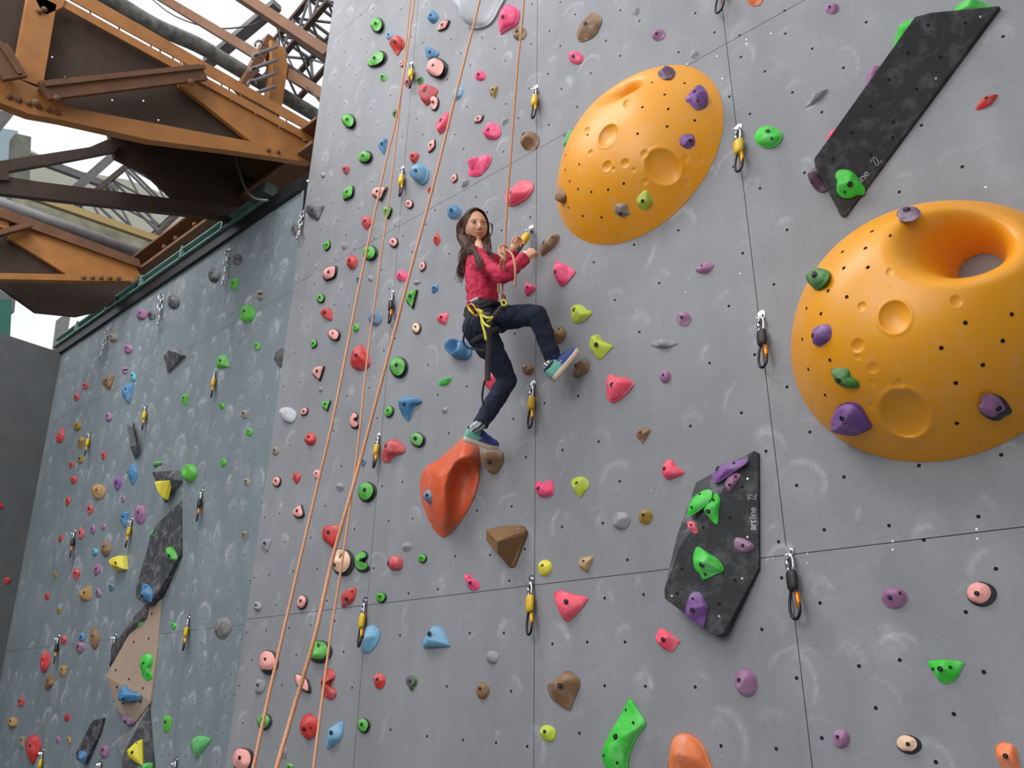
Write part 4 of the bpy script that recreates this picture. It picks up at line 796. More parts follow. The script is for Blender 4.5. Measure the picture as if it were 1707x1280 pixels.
on(dA, 'L', 933, 325, 12, 29, -12, 'brown', 'thin brown hold on the lower left rim of the left yellow volume', bolt=(931, 313))
on(dB, 'E', 1514, 354, 40, 24, -8, 'plum', 'dusty plum hold on the top rim of the right yellow volume', bolt=(1511, 348), Hf=.16)
on(dB, [(1349, 463), (1352, 451), (1362, 446), (1374, 448), (1376, 456), (1370, 469), (1358, 479), (1351, 477)], 1362, 461, 0, 0, 0, 'dgreen', 'green hold on the left rim of the right yellow volume', bolt=(1356, 457))
on(dB, [(1350, 560), (1352, 548), (1363, 542), (1378, 541), (1382, 553), (1379, 568), (1364, 578), (1353, 571)], 1366, 559, 0, 0, 0, 'purple', 'small purple hold on the left side of the right yellow volume', bolt=(1355, 560))
on(dB, [(1384, 618), (1390, 614), (1410, 614), (1416, 622), (1418, 628), (1429, 637), (1428, 648), (1405, 646), (1390, 638), (1390, 628)], 1407, 631, 0, 0, 0, 'dgreen', 'dark green hammer shaped hold left on the right yellow volume', bolt=(1398, 634))
on(dB, [(1385, 703), (1390, 686), (1402, 677), (1417, 676), (1430, 685), (1444, 710), (1446, 718), (1420, 730), (1400, 724), (1388, 715)], 1414, 703, 0, 0, 0, 'purple', 'big purple hold at the lower left of the right yellow volume', bolt=(1404, 698))
on(dB, [(1632, 680), (1637, 675), (1640, 660), (1652, 656), (1672, 662), (1684, 676), (1688, 688), (1677, 694), (1664, 702), (1650, 700), (1636, 690)], 1660, 680, 0, 0, 0, 'mauve', 'dusty pink hold on black at the lower right of the right yellow volume', bolt=(1665, 681), two=1)
# ---------------------------------------------------------------- angular volumes
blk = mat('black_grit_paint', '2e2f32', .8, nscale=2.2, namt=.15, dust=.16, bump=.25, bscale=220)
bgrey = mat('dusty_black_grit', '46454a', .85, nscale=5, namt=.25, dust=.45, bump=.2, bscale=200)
wood = mat('birch_plywood', 'ab9683', .7, nscale=3, namt=.05, dust=.05)
brv = mat('brown_grit_volume', '7d5c38', .7, nscale=3, namt=.05, bump=.15, bscale=200)
def volume(F, pts, faces, hull, m, name, label, cat='wall volume', mats=None, fm=None, holes=(), screws=(), bev=.005, hr=.0068):
    P = [p if isinstance(p, np.ndarray) else F.at(*p) for p in pts]; c0 = np.mean(P, 0); root = empty(name, c0 - F.n * F.loc(c0)[2], label, cat)
    B0 = [p - F.n * (F.loc(p)[2] - .0005) for p in P]; n = len(P); V = P + B0; Fc = [tuple(f) for f in faces]; mi = list(fm or [0] * len(faces))
    for i in range(len(hull)):
        a, b_ = hull[i], hull[(i + 1) % len(hull)]; Fc.append((a, b_, b_ + n, a + n)); mi.append(0)
    o = mk('shell', V, Fc, None, root, False, PW[root.name], mats or [m], mi); fixn(o); bevel(o, bev)
    # bolt holes as sunk dark discs of one mesh
    if holes or screws:
        b = MB()
        for k, (lst, rad) in enumerate(((holes, hr), (screws, hr * .7))):
            for px, py in lst:
                r = ray(px, py); best = None
                for f in faces:
                    a = np.array(P[f[0]]); nn = np.cross(P[f[1]] - a, P[f[2]] - a); nn /= np.linalg.norm(nn); t = (a @ nn) / (r @ nn); q = r * t
                    ins = all(np.dot(np.cross(P[f[(i + 1) % len(f)]] - P[f[i]], q - P[f[i]]), nn) >= -1e-6 for i in range(len(f))) or all(np.dot(np.cross(P[f[(i + 1) % len(f)]] - P[f[i]], q - P[f[i]]), nn) <= 1e-6 for i in range(len(f)))
                    if ins and (best is None or t < best[0]): best = (t, q, nn)
                if best is None: continue
                _, q, nn = best
                if nn @ q > 0: nn = -nn
                u = np.cross(nn, (0, 0, 1.)); u /= np.linalg.norm(u); v = np.cross(nn, u)
                b.add([q + nn * .0012 + rad * (math.cos(a) * u + math.sin(a) * v) for a in np.arange(10) * .6283], [tuple(range(10))], k)
        if b.v:
            b.build('bolt_holes', [mat('bolt_hole_black', '', 0), mat('screw_steel', '', 0)], root, fix=False)
    return root, P
def fr(P, a, b_, c): return plane3(P[a], P[b_], P[c])
def pl(F, a, b, c): return plane3(F.at(*a), F.at(*b), F.at(*c))
FP1 = pl(M, (1410, 360, .01), (1667, 9, .02), (1356, 265, .13))
v1, P1_ = volume(M, [FP1.at(*p) for p in ((1667, 9), (1553, 20), (1525, 27), (1356, 265), (1358, 276), (1400, 358), (1410, 360))], [(0, 1, 2, 3, 4, 5, 6)], [0, 1, 2, 3, 4, 5, 6], blk, 'plank_volume', 'long black plank shaped volume with pale lettering, upper right',
   holes=[(1547, 42), (1609, 38), (1514, 88), (1568, 95), (1482, 133), (1528, 149), (1451, 177), (1420, 221), (1489, 204), (1488, 229), (1389, 265), (1451, 258)], screws=[(1634, 28), (1560, 131)])
FP1.o = FP1.o + FP1.n * .001
def lettering(F, parent, p0, p1, hpx_w, txt, m):
    "the word along picture line p0 to p1 on the frame, then its swirl"
    a, b_ = np.array(F.at(*p0, .0012)), np.array(F.at(*p1, .0012)); d = b_ - a; Ln = np.linalg.norm(d); d /= Ln; n = F.n; upv = np.cross(n, d)
    root_o = PW[parent.name]
    x = 0.
    for s_, bold in ((txt[:3], .028), (txt[3:], .004)):
        cu = bpy.data.curves.new('lettering', 'FONT'); cu.body = s_; cu.size = 1.; cu.offset = bold; cu.extrude = .004; cu.space_character = .92
        to = bpy.data.objects.new('lettering', cu); COL.objects.link(to); bpy.context.view_layer.update()
        me = bpy.data.meshes.new_from_object(to.evaluated_get(bpy.context.evaluated_depsgraph_get())); bpy.data.objects.remove(to)
        co_ = np.array([v.co[:] for v in me.vertices]); wd = co_[:, 0].max(); sc_ = Ln * .80 / 3.05; sy = hpx_w
        W3 = a + (x + co_[:, 0:1] * sc_) * d + co_[:, 1:2] * sy * upv + co_[:, 2:3] * .2 * n
        me.vertices.foreach_set('co', (W3 - root_o).astype(np.float32).ravel()); me.materials.append(m); me.update()
        lo = bpy.data.objects.new('lettering', me); COL.objects.link(lo); lo.parent = parent; x += (wd + .04) * sc_
    g = MB(); s0 = Ln * .16; c0 = a + Ln * .84 * d + upv * sy * .05
    for dx in (0, .5):
        pts = [(0 + dx, .55), (.18 + dx, .8), (.36 + dx, .62), (.22 + dx, .3), (.1 + dx, .02), (.3 + dx, -.12), (.48 + dx, .05)]
        g.tube([c0 + (px_ * s0) * d + py_ * sy * upv for px_, py_ in catmull(pts, 4, False)], .0017, 6)
    g.build('swirl_mark', m, parent, True)
letm = mat('pale_grey_lettering', 'a2a4a8', .6)
lettering(FP1, v1, (1417, 326), (1470, 268), .042, 'artline', letm)
hold(FP1, [(1393, 293), (1396, 285), (1404, 282), (1418, 284), (1428, 293), (1436, 305), (1441, 313), (1440, 323), (1428, 325), (1418, 329), (1403, 327), (1395, 316), (1396, 302)], 'bright', 'bright green hold at the foot of the black plank volume', bolt=(1417, 307), extra=[(1408, 320)], Hf=.3)
SB = Frame(P1_[3] + np.array((-.03, -.02, 0)), (1, 0, 0), (0, 0, 1), (0, -1, 0))
def onoff(off): return Frame((0, D - off, 0), (1, 0, 0), (0, 0, 1), (0, -1, 0))
def tuck(poly, col, lab, off=.05, Hf=.3, **kw): return hold(onoff(off), poly, col, lab, Hf=Hf, bolt=kw.pop('bolt', False), **kw)
tuck([(1587, 17), (1596, 6), (1615, 0), (1640, 2), (1650, 8), (1648, 18), (1620, 24), (1596, 24)], 'bright', 'green hold peeking over the top end of the black plank volume', .0, .5)
tuck([(1487, 78), (1496, 55), (1508, 38), (1522, 28), (1534, 34), (1524, 58), (1506, 80)], 'bright', 'green hold peeking out beside the upper left edge of the black plank', .0, .5)
tuck([(1440, 144), (1446, 126), (1456, 112), (1465, 108), (1472, 120), (1460, 140), (1449, 150)], 'mauve', 'pinkish hold peeking out beside the middle of the black plank', .0, .5)
tuck([(1376, 237), (1382, 222), (1392, 212), (1402, 214), (1400, 228), (1386, 244)], 'coral', 'reddish hold peeking out beside the lower left edge of the black plank', .0, .5)
hold(onoff(.0), [(1348, 294), (1350, 282), (1356, 276), (1364, 282), (1374, 305), (1373, 314), (1362, 315), (1351, 306)], 'plum', 'purple knobbly hold at the lower left corner of the black plank', bolt=False, extra=[(1353, 304)], Hf=.8, nz=.12)
FP2 = pl(M, (1264, 756, .014), (1265, 948, .014), (1150, 905, .085))
v2, P2_ = volume(M, [FP2.at(*p) for p in ((1257, 751), (1264, 755), (1265, 948), (1205, 1057), (1193, 1061), (1108, 998), (1107, 983), (1132, 912), (1172, 860), (1212, 806))] + [(1128, 893, .05), (1160, 804, .03)],
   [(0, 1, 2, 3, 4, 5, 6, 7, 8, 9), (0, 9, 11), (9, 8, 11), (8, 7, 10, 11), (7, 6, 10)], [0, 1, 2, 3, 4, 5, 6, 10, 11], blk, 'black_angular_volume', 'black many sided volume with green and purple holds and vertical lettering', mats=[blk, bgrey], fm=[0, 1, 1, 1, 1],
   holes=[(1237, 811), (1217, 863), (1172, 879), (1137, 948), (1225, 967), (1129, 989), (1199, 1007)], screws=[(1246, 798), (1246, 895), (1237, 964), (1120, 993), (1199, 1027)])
FC2 = pl(M, (1257, 751, .03), (1160, 804, .035), (1172, 860, .1))
lettering(FP2, v2, (1260, 884), (1260, 824), .038, 'artline', letm)
FP2.o = FP2.o + FP2.n * .001
h2 = lambda F, poly, col, lab, **kw: hold(F, poly, col, lab, **kw)
h2(FC2, [(1187, 797), (1190, 785), (1210, 773), (1232, 765), (1244, 763), (1240, 772), (1222, 784), (1200, 800), (1190, 802)], 'purple', 'long purple hold at the top of the black angular volume', bolt=(1196, 781), Hf=.25, extra=[(1223, 771)])
h2(FP2, [(1208, 807), (1214, 794), (1222, 788), (1234, 791), (1230, 800), (1222, 812), (1215, 817)], 'mauve', 'small mauve plate below the long purple hold on the black volume', bolt=(1216, 808), extra=[(1226, 794)], Hf=.25)
h2(FC2, [(1145, 858), (1150, 840), (1163, 822), (1178, 815), (1185, 819), (1184, 829), (1172, 843), (1158, 854)], 'bright', 'bright green leaf hold on the upper left of the black angular volume', bolt=False, Hf=.22, extra=[(1166, 823), (1152, 845)])
h2(FP2, [(1172, 848), (1176, 838), (1186, 828), (1193, 822), (1200, 833), (1197, 852), (1196, 871), (1190, 871), (1180, 860)], 'bright', 'bright green twisted hold right of the green leaf on the black volume', bolt=(1180, 852), Hf=.25, extra=[(1189, 833)])
h2(FP2, [(1146, 871), (1149, 869), (1157, 870), (1163, 884), (1160, 889), (1153, 886), (1147, 879)], 'coral', 'small chipped red hold on the left of the black angular volume', bolt=(1152, 875), Hf=.3)
h2(FP2, [(1224, 902), (1227, 896), (1238, 897), (1254, 906), (1255, 914), (1246, 920), (1236, 920), (1226, 913)], 'mauve', 'round mauve hold at the right side of the black angular volume', bolt=(1238, 909), Hf=.4)
h2(FP2, [(1155, 930), (1157, 920), (1163, 911), (1180, 922), (1196, 932), (1204, 945), (1203, 952), (1190, 957), (1172, 965), (1166, 955), (1158, 947)], 'bright', 'big bright green winged hold in the middle of the black angular volume', bolt=(1170, 941), Hf=.35, extra=[(1175, 957)])
h2(FP2, [(1143, 1015), (1146, 1003), (1153, 988), (1166, 988), (1174, 1003), (1179, 1013), (1175, 1030), (1172, 1043), (1164, 1040), (1144, 1026)], 'purple', 'purple twisted hold at the foot of the black angular volume', bolt=(1154, 1017), Hf=.35, extra=[(1154, 997)])
# brown pyramid
volume(M, [(810, 882, .03), (833, 877, .02), (869, 875, .02), (876, 884, .02), (876, 889, .02), (857, 944, .01), (850, 946, .01), (810, 900, .03), (829, 902, .13), (829, 922, .11)],
   [(0, 1, 2, 3, 8), (3, 4, 5, 6, 9, 8), (0, 8, 9, 7), (7, 9, 6)], [0, 1, 2, 3, 4, 5, 6, 7], brv, 'pyramid_volume', 'brown three sided pyramid volume below the red orange one', holes=[(819, 896), (843, 940)], screws=[(864, 882), (821, 911)])
# red orange volume
ro = mat('red_orange_gelcoat', 'd95a2a', .4, nscale=4, namt=.05, dust=.2, bump=.05, bscale=200)
def ropoly():
    F = M; out = catmull([(780, 722), (797, 738), (800, 752), (801, 790), (797, 812), (788, 838), (770, 868), (748, 893), (738, 899), (728, 892), (712, 868), (700, 830), (698, 812), (702, 786), (712, 773), (724, 770), (745, 752), (765, 734), (772, 726)], 3)
    rad_, n = 22, len(out); c = np.array([757., 800.]); root = empty('red_orange_volume', M.at(757, 805), 'red orange rounded shield volume with a ridge under the climber\'s foot', 'wall volume')
    V, Fc = [], []
    def hgt(x, y, s):
        edge = np.clip((1 - s) / .16, 0, 1) ** .55 * .014; e2_ = np.clip((1 - s - .10) / .5, 0, 1)
        ridx = 738 + max(0, (880 - y)) * .035 + (max(0, 815 - y)) * .25; t = x - ridx
        body = .15 * e2_ ** .6 * (np.exp(-(max(0, t) / 17) ** 1.3) if t > 0 and y > 770 else 1)
        body += .05 * np.clip((790 - y) / 60, 0, 1) * e2_ ** .6
        dd = math.hypot((x - 715) / 13, (y - 825) / 33); body += -.02 * np.clip(1 - abs(dd - 1) * 4, 0, 1) * e2_ 
        return edge + max(0, body)
    for k in range(rad_):
        s = 1 - k / rad_
        for p in out:
            q = c + (p - c) * s; h = 0 if k == 0 else hgt(q[0], q[1], s); 
            b0 = M.at(q[0] + (801 - q[0]) * 0, q[1]); V.append(M.at(*q) * 1.0 if h == 0 else M.at(q[0], q[1], h))
    V.append(M.at(c[0], c[1], hgt(c[0], c[1], 0)))
    for k in range(rad_ - 1):
        for i in range(n): j = (i + 1) % n; Fc.append((k * n + i, k * n + j, (k + 1) * n + j, (k + 1) * n + i))
    for i in range(n): Fc.append(((rad_ - 1) * n + i, (rad_ - 1) * n + (i + 1) % n, len(V) - 1))
    o = mk('shell', V, Fc, ro, root, True, PW[root.name]); s_ = o.modifiers.new('smooth', 'SMOOTH'); s_.iterations = 10
    b = MB()
    for x, y in ((713, 778), (701, 830), (788, 827), (755, 878), (718, 873), (735, 772)):
        p = M.at(x, y, .018); b.add([p + .006 * np.array((math.cos(a), 0, math.sin(a))) for a in np.arange(8) * .785], [tuple(range(8))])
    b.build('screws', mat('screw_steel', '', 0), root, fix=False)
ropoly()
hold(onoff(.075), [(708, 822), (710, 814), (718, 808), (721, 812), (724, 826), (721, 836), (714, 839), (708, 832)], 'steelblue', 'dusty blue hold on the left side of the red orange volume', bolt=(711, 825), Hf=.5)
# ================================================================ recessed wall
dpan = mat('dark_grey_grit', '3c3d42', .85, nscale=5, namt=.2, dust=.35, bump=.2, bscale=200)
mpan = mat('mid_grey_grit', '6c6e72', .85, nscale=5, namt=.2, dust=.4, bump=.2, bscale=200)
yv = mat('yellow_facet', 'c9c43a', .6, dust=.2)
H_(L, [
 ('E', 394, 432, 17, 19, 0, 'dark', 'small dark grey hold right of the highest chain quickdraw on the recessed wall'),
 ('E', 355, 458, 20, 25, 0, 'dark', 'round charcoal hold left of the highest chain quickdraw'),
 ('F', 389, 474, 18, 23, 0, 'green', 'bright green fin hold under the highest chain quickdraw'),
 ('B', 432, 491, 18, 18, 180, 'ggrey', 'beige grey hooked hold above the large green hold, recessed wall'),
 ('E', 410, 522, 27, 31, 10, 'green', 'large bright green hold with two pockets high on the recessed wall', dict(scoops=[(-.2, .6, .4, .4)])),
 ('Q', 288, 503, 20, 23, 0, 'dark', 'charcoal hold right of a chain quickdraw, near the black beam'),
 ('E', 235, 523, 19, 18, 0, 'mauve', 'pinkish purple hold under the black beam, two holds from the chain'),
 ('E', 252, 525, 13, 15, 0, 'dark', 'small charcoal hold touching the second chain quickdraw'),
 ('E', 187, 562, 15, 16, 0, 'ggrey', 'small grey hold right of the leftmost chain quickdraw'),
 ('E', 212, 581, 15, 16, 0, 'mauve', 'small mauve hold with two dots right of the leftmost chain'),
 ('E', 490, 383, 9, 21, 0, 'dark', 'dark grey hold half hidden behind the main wall edge at the top'),
 ('E', 468, 596, 21, 32, 0, 'dark', 'dark grey hold half hidden behind the main wall edge, halfway up', dict(bolt=(458, 598))),
 ('E', 428, 577, 12, 14, 0, 'green', 'small green knob between a large green hold and the main wall edge'),
 ('D', 371, 604, 28, 25, 120, 'green', 'pointed green hold above a yellow quickdraw on the recessed wall'),
 ('F', 307, 666, 14, 21, 0, 'green', 'green leaf hold left of the upper yellow quickdraw, recessed wall'),
 ('E', 369, 676, 10, 11, 0, 'green', 'tiny green knob below the upper yellow quickdraw, recessed wall'),
 ('Q', 407, 690, 13, 15, 0, 'ggrey', 'small grey pink hold right of a tiny green knob'),
 ('E', 415, 720, 12, 14, 0, 'green', 'small green knob below a grey pink hold, recessed wall'),
 ('L', 372, 771, 12, 17, 10, 'green', 'small green hold right of the green ring jug'),
 ('Q', 411, 803, 12, 14, 0, 'ggrey', 'small grey hold near the main wall edge, right of the green ring jug'),
 ('E', 315, 788, 24, 31, 0, 'green', 'green ring jug beside the grey and yellow wedge', dict(scoops=[(-.3, .35, .5, .9)], bolt=False, nz=0, e=5, Hf=.22)),
 ('B', 208, 617, 13, 12, 180, 'mauve', 'small curved mauve hold above the pale teal hold'),
 ('L', 221, 627, 12, 19, -15, 'teal', 'small pale teal hold on top of the blue sail shaped hold'),
 ('F', 178, 637, 23, 24, 0, 'brown', 'brown sail shaped hold left of the blue one, recessed wall'),
 ('F', 211, 654, 22, 36, 0, 'blue', 'large blue sail shaped hold on the recessed wall'),
 ('E', 141, 643, 9, 12, 0, 'red', 'tiny red hold left of the brown sail shaped hold'),
 ('D', 127, 661, 10, 13, 15, 'coral', 'tiny pinkish red drop hold near the far corner, upper'),
 ('E', 180, 694, 12, 15, 0, 'mauve', 'small mauve disc hold below the brown sail shaped hold'),
 ('E', 128, 710, 13, 14, 0, 'gold', 'small ochre hold near the far corner'),
 ('D', 100, 724, 13, 29, 15, 'coral', 'long red drop hold beside the far corner'),
 ('B', 133, 737, 13, 22, 10, 'gold', 'dusty ochre hold left of a yellow quickdraw near the far corner'),
 ('D', 134, 764, 12, 16, 25, 'gold', 'ochre hold touching the tip of a yellow quickdraw'),
 ('L', 172, 759, 10, 16, 15, 'red', 'tiny red hold right of the ochre hold pair'),
 ('E', 119, 774, 9, 9, 0, 'coral', 'tiny red knob below the ochre hold pair'),
 ('L', 220, 790, 18, 38, 5, 'blue', 'tall blue drop hold below the grey prism volume', dict(bolt=(212, 786))),
 ('E', 122, 799, 12, 13, 0, 'coral', 'small round red hold two above the corner quickdraw'),
 ('L', 195, 805, 16, 26, 10, 'purple', 'purple oval hold left of the tall blue drop hold'),
 ('E', 163, 819, 21, 26, 0, 'tan', 'large tan egg hold with three dots, left of a purple oval'),
 ('L', 205, 832, 9, 13, 20, 'mauve', 'tiny mauve hold below the purple oval hold'),
 ('L', 112, 835, 9, 18, 12, 'red', 'small red leaf hold near the far corner, middle height'),
 ('L', 149, 849, 13, 18, 8, 'coral', 'small red hold with texture below the tan egg hold'),
 ('F', 206, 865, 16, 28, 0, 'blue', 'ribbed blue hold left of the big mauve oval'),
 ('E', 232, 857, 18, 33, 0, 'mauve', 'big mauve oval hold above the black kite volume\'s left side'),
 ('L', 154, 882, 10, 18, 0, 'mauve', 'small pinkish oval hold right of a red leaf'),
 ('L', 172, 878, 8, 13, 15, 'mauve', 'tiny mauve hold left of the ribbed blue hold'),
 ('L', 134, 889, 13, 20, 8, 'coral', 'red hold touching the black corner quickdraw'),
 ('L', 100, 897, 9, 13, 15, 'red', 'tiny red hold left of the black corner quickdraw'),
 ('E', 175, 914, 17, 27, 0, 'brown', 'brown shell shaped hold left of a yellow faceted one'),
 ('E', 157, 920, 11, 13, 0, 'teal', 'small blue ring hold left of the brown shell hold'),
 ('L', 161, 949, 15, 21, 15, 'mauve', 'mauve hold below the small blue ring hold'),
 ('T', 126, 958, 13, 20, 180, 'coral', 'red two lobed hold left of a mauve hold'),
 ('L', 91, 958, 8, 12, 10, 'gold', 'tiny ochre hold near the far corner, lower half'),
 ('D', 143, 988, 22, 28, 25, 'tan', 'tan pointed hold below the red two lobed hold'),
 ('D', 163, 987, 12, 17, 0, 'mauve', 'small mauve hooked hold right of the tan pointed hold'),
 ('E', 185, 979, 10, 13, 0, 'steelblue', 'small slate blue hold right of the hooked mauve hold'),
 ('E', 78, 994, 8, 11, 0, 'red', 'tiny red knob by the far corner, lower half'),
 ('E', 98, 1018, 8, 10, 0, 'gold', 'tiny ochre knob right of the lowest red knob'),
 ('D', 136, 1061, 12, 16, 0, 'blue', 'small blue hold left of the long brown leaf hold'),
 ('L', 156, 1063, 20, 40, 0, 'brown', 'long brown leaf hold left of the plywood volume'),
 ('E', 132, 1079, 16, 19, 0, 'mauve', 'round mauve hold under the small blue hold'),
 ('E', 105, 1066, 11, 14, 0, 'coral', 'small red hold at the top of the lower corner quickdraw'),
 ('L', 73, 1102, 21, 40, 5, 'red', 'large dusty red drop hold near the lower left corner'),
 ('F', 104, 1118, 17, 20, 0, 'tan', 'tan fin hold right of the large dusty red drop'),
 ('L', 81, 1137, 17, 30, 20, 'brown', 'brown leaf hold below the large dusty red drop'),
 ('E', 34, 1170, 11, 15, 0, 'coral', 'tiny red hold close to the left picture edge, low'),
 ('E', 19, 1204, 17, 19, 0, 'tan', 'small tan hold by the left picture edge, low'),
 ('L', 111, 1196, 11, 14, 25, 'red', 'small red hold left of the black bar volume'),
 ('L', 96, 1234, 8, 14, 0, 'mauve', 'tiny mauve hold left of a tiny tan one near the bottom'),
 ('L', 114, 1234, 9, 14, 0, 'tan', 'tiny tan hold left of the black bar volume'),
 ('F', 36, 1237, 11, 22, 0, 'ggrey', 'grey hold behind the lowest red drop hold'),
 ('D', 52, 1250, 29, 50, 180, 'red', 'large red drop hold in the lower left corner'),
 ('E', 173, 1252, 17, 22, 0, 'mauve', 'round mauve hold right of the black bar volume'),
 ('F', 407, 893, 13, 17, 0, 'ggrey', 'small grey wedge hold near the main wall edge, lower half'),
 ('E', 289, 1043, 9, 11, 0, 'bright', 'tiny green knob beside the lower yellow quickdraw'),
 ('E', 370, 1046, 28, 38, 15, 'grey', 'large grey pocketed jug beside the main wall edge, low', dict(scoops=[(-.35, .6, .4, .7)], bolt=(360, 1052))),
 ('B', 277, 1206, 17, 30, 0, 'green', 'green kidney hold right of the lower black volume'),
 ('F', 329, 1244, 32, 42, 20, 'lgreen', 'big pale green shell hold low on the recessed wall', dict(scoops=[(-.2, .2, .4, .4)], bolt=False)),
])
C(L, [(189, 932), (198, 926), (206, 926), (207, 949), (194, 952), (188, 940)], 'yellow', 'yellow faceted hold left of the black kite volume', facet=True, bolt=(192, 938), Hf=.45)
XF = Frame((XC_, 0, 0), (0, 1, 0), (0, 0, 1), (1, 0, 0))
C(XF, outline('E', 1, 843, 10, 11), 'red', 'small red hold on the plain end wall, upper', bolt=False)
C(XF, outline('E', 13, 968, 12, 11), 'red', 'small red hold on the plain end wall, lower')
V_ = volume
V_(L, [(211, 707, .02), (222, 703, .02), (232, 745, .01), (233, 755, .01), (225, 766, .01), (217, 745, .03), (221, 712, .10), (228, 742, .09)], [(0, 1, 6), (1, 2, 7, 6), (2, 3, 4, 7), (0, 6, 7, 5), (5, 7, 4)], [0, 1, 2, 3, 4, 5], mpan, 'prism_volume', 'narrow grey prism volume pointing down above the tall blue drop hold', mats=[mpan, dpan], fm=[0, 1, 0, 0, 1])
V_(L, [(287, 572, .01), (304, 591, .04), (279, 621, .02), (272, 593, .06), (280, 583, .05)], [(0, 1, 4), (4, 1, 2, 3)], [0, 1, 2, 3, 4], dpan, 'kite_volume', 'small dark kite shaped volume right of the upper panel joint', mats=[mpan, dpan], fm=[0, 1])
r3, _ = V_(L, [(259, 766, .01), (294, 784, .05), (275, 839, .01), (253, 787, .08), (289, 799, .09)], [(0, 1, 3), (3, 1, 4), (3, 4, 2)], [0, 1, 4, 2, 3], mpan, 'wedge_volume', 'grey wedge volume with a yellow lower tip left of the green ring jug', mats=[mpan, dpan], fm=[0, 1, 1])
C(L, [(261, 802), (283, 801), (275, 833)], 'yellow', 'yellow triangular plate on the grey wedge volume', facet=True, bolt=False, base=.06, Hf=.3)
C(L, [(256, 774), (266, 768), (266, 773), (258, 778)], 'lgreen', 'small green plate on top of the grey wedge volume', bolt=False, base=.04, Hf=.4)
FK = pl(L, (304, 845, .01), (298, 925, .03), (228, 975, .10))
V_(L, [FK.at(*p) for p in ((303, 834), (302, 838), (299, 926), (263, 988), (245, 1009), (226, 997), (226, 980), (251, 894), (260, 874))], [tuple(range(9))], list(range(9)), dpan, 'kite_volume', 'long black kite volume above the plywood one', holes=[(284, 873), (258, 925), (251, 951), (270, 946)], hr=.009)
C(FK, [(278, 915), (281, 911), (286, 913), (293, 926), (291, 933), (283, 934), (278, 926)], 'green', 'green hold on the right side of the black kite volume', bolt=(281, 926))
C(FK, [(233, 984), (235, 975), (242, 973), (250, 982), (250, 1000), (246, 1003), (238, 998)], 'blue', 'blue ring jug at the foot of the black kite volume', bolt=(236, 993), scoops=[(-.2, .3, .5, .9)])
C(L, [(254, 900), (253, 894), (257, 882), (259, 884), (257, 892)], 'lgreen', 'sliver of a green hold behind the black kite volume', bolt=False, base=.0, Hf=.9)
FW = pl(L, (270, 975, .01), (250, 1170, .02), (176, 1128, .14)); FW2 = pl(L, (176, 1128, .14), (250, 1170, .02), (222, 1207, .01))
wv, PWD = V_(L, [FW.at(270, 974), FW.at(262, 1080), FW.at(250, 1168), FW.at(176, 1127), FW.at(202, 1080), FW.at(245, 1003), FW2.at(249, 1173), FW2.at(222, 1208), FW2.at(198, 1186)], [(0, 1, 2, 3, 4, 5), (3, 2, 6, 7, 8)], [0, 1, 2, 6, 7, 8, 3, 4, 5], wood, 'plywood_volume', 'tall pale plywood volume with holds on the recessed wall', holes=[(253, 1023), (248, 1064), (223, 1070), (193, 1117), (215, 1132), (238, 1147), (195, 1145), (204, 1172), (234, 1170)], hr=.010)
C(L, [(184, 1094), (186, 1080), (236, 1026), (244, 1006), (240, 1030), (205, 1080), (196, 1100), (186, 1108)], 'dark', 'dark grey side panel against the plywood volume', facet=True, bolt=False, base=.05, Hf=.12, cat='wall volume', name='side_volume')
C(FW, [(233, 1109), (236, 1095), (244, 1089), (252, 1094), (252, 1106), (248, 1116), (252, 1126), (250, 1131), (242, 1133), (235, 1126), (234, 1117)], 'bright', 'bright green bean hold on the plywood volume', bolt=(239, 1105), extra=[(245, 1125)], Hf=.25)
C(FW2, [(199, 1166), (200, 1146), (205, 1144), (212, 1152), (229, 1158), (232, 1163), (226, 1170), (206, 1171)], 'blue', 'blue winged hold on the lower facet of the plywood volume', bolt=(205, 1165), Hf=.35)
C(FW2, [(202, 1199), (206, 1193), (210, 1191), (214, 1196), (222, 1202), (219, 1209), (208, 1207)], 'mauve', 'worn mauve hold at the lower end of the plywood volume', bolt=(208, 1203))
C(FW, [(249, 992), (261, 987), (257, 997), (247, 1010), (244, 1017), (246, 1005)], 'yellow', 'yellow wedge hold where the plywood volume meets the black kite', bolt=False, Hf=.3)
C(FW, [(228, 1042), (234, 1028), (239, 1029), (236, 1041), (232, 1045)], 'lgreen', 'pale green hold on the left edge of the plywood volume', bolt=False, Hf=.3)
FB = pl(L, (249, 1176, .01), (256, 1290, .02), (203, 1265, .16))
V_(L, [FB.at(248, 1176), FB.at(256, 1300), FB.at(203, 1300), FB.at(203, 1262), (192, 1234, .03), (222, 1212, .02)], [(0, 1, 2, 3), (3, 4, 5, 0)], [0, 1, 2, 3, 4, 5], dpan, 'black_lower_volume', 'black and grey volume below the plywood one carrying a yellow plate', mats=[dpan, mpan], fm=[0, 1])
C(FB, [(211, 1251), (225, 1238), (237, 1231), (238, 1277), (228, 1272), (214, 1262)], 'yellow', 'yellow four cornered plate on the lower black volume', facet=True, bolt=(220, 1254), Hf=.2, extra=[(228, 1239)])
C(FB, [(237, 1277), (241, 1272), (254, 1272), (248, 1282), (238, 1284)], 'bright', 'small bright green hold below the yellow plate', bolt=False, Hf=.4)
FBB = pl(L, (173, 1197, .02), (140, 1272, .04), (127, 1256, .08))
V_(L, [FBB.at(*p) for p in ((173, 1196), (165, 1225), (139, 1273), (127, 1266), (126, 1255), (150, 1207), (156, 1200))], [tuple(range(7))], list(range(7)), dpan, 'bar_volume', 'small slanting black bar volume near the lower left', holes=[(161, 1208), (150, 1222)], hr=.008)
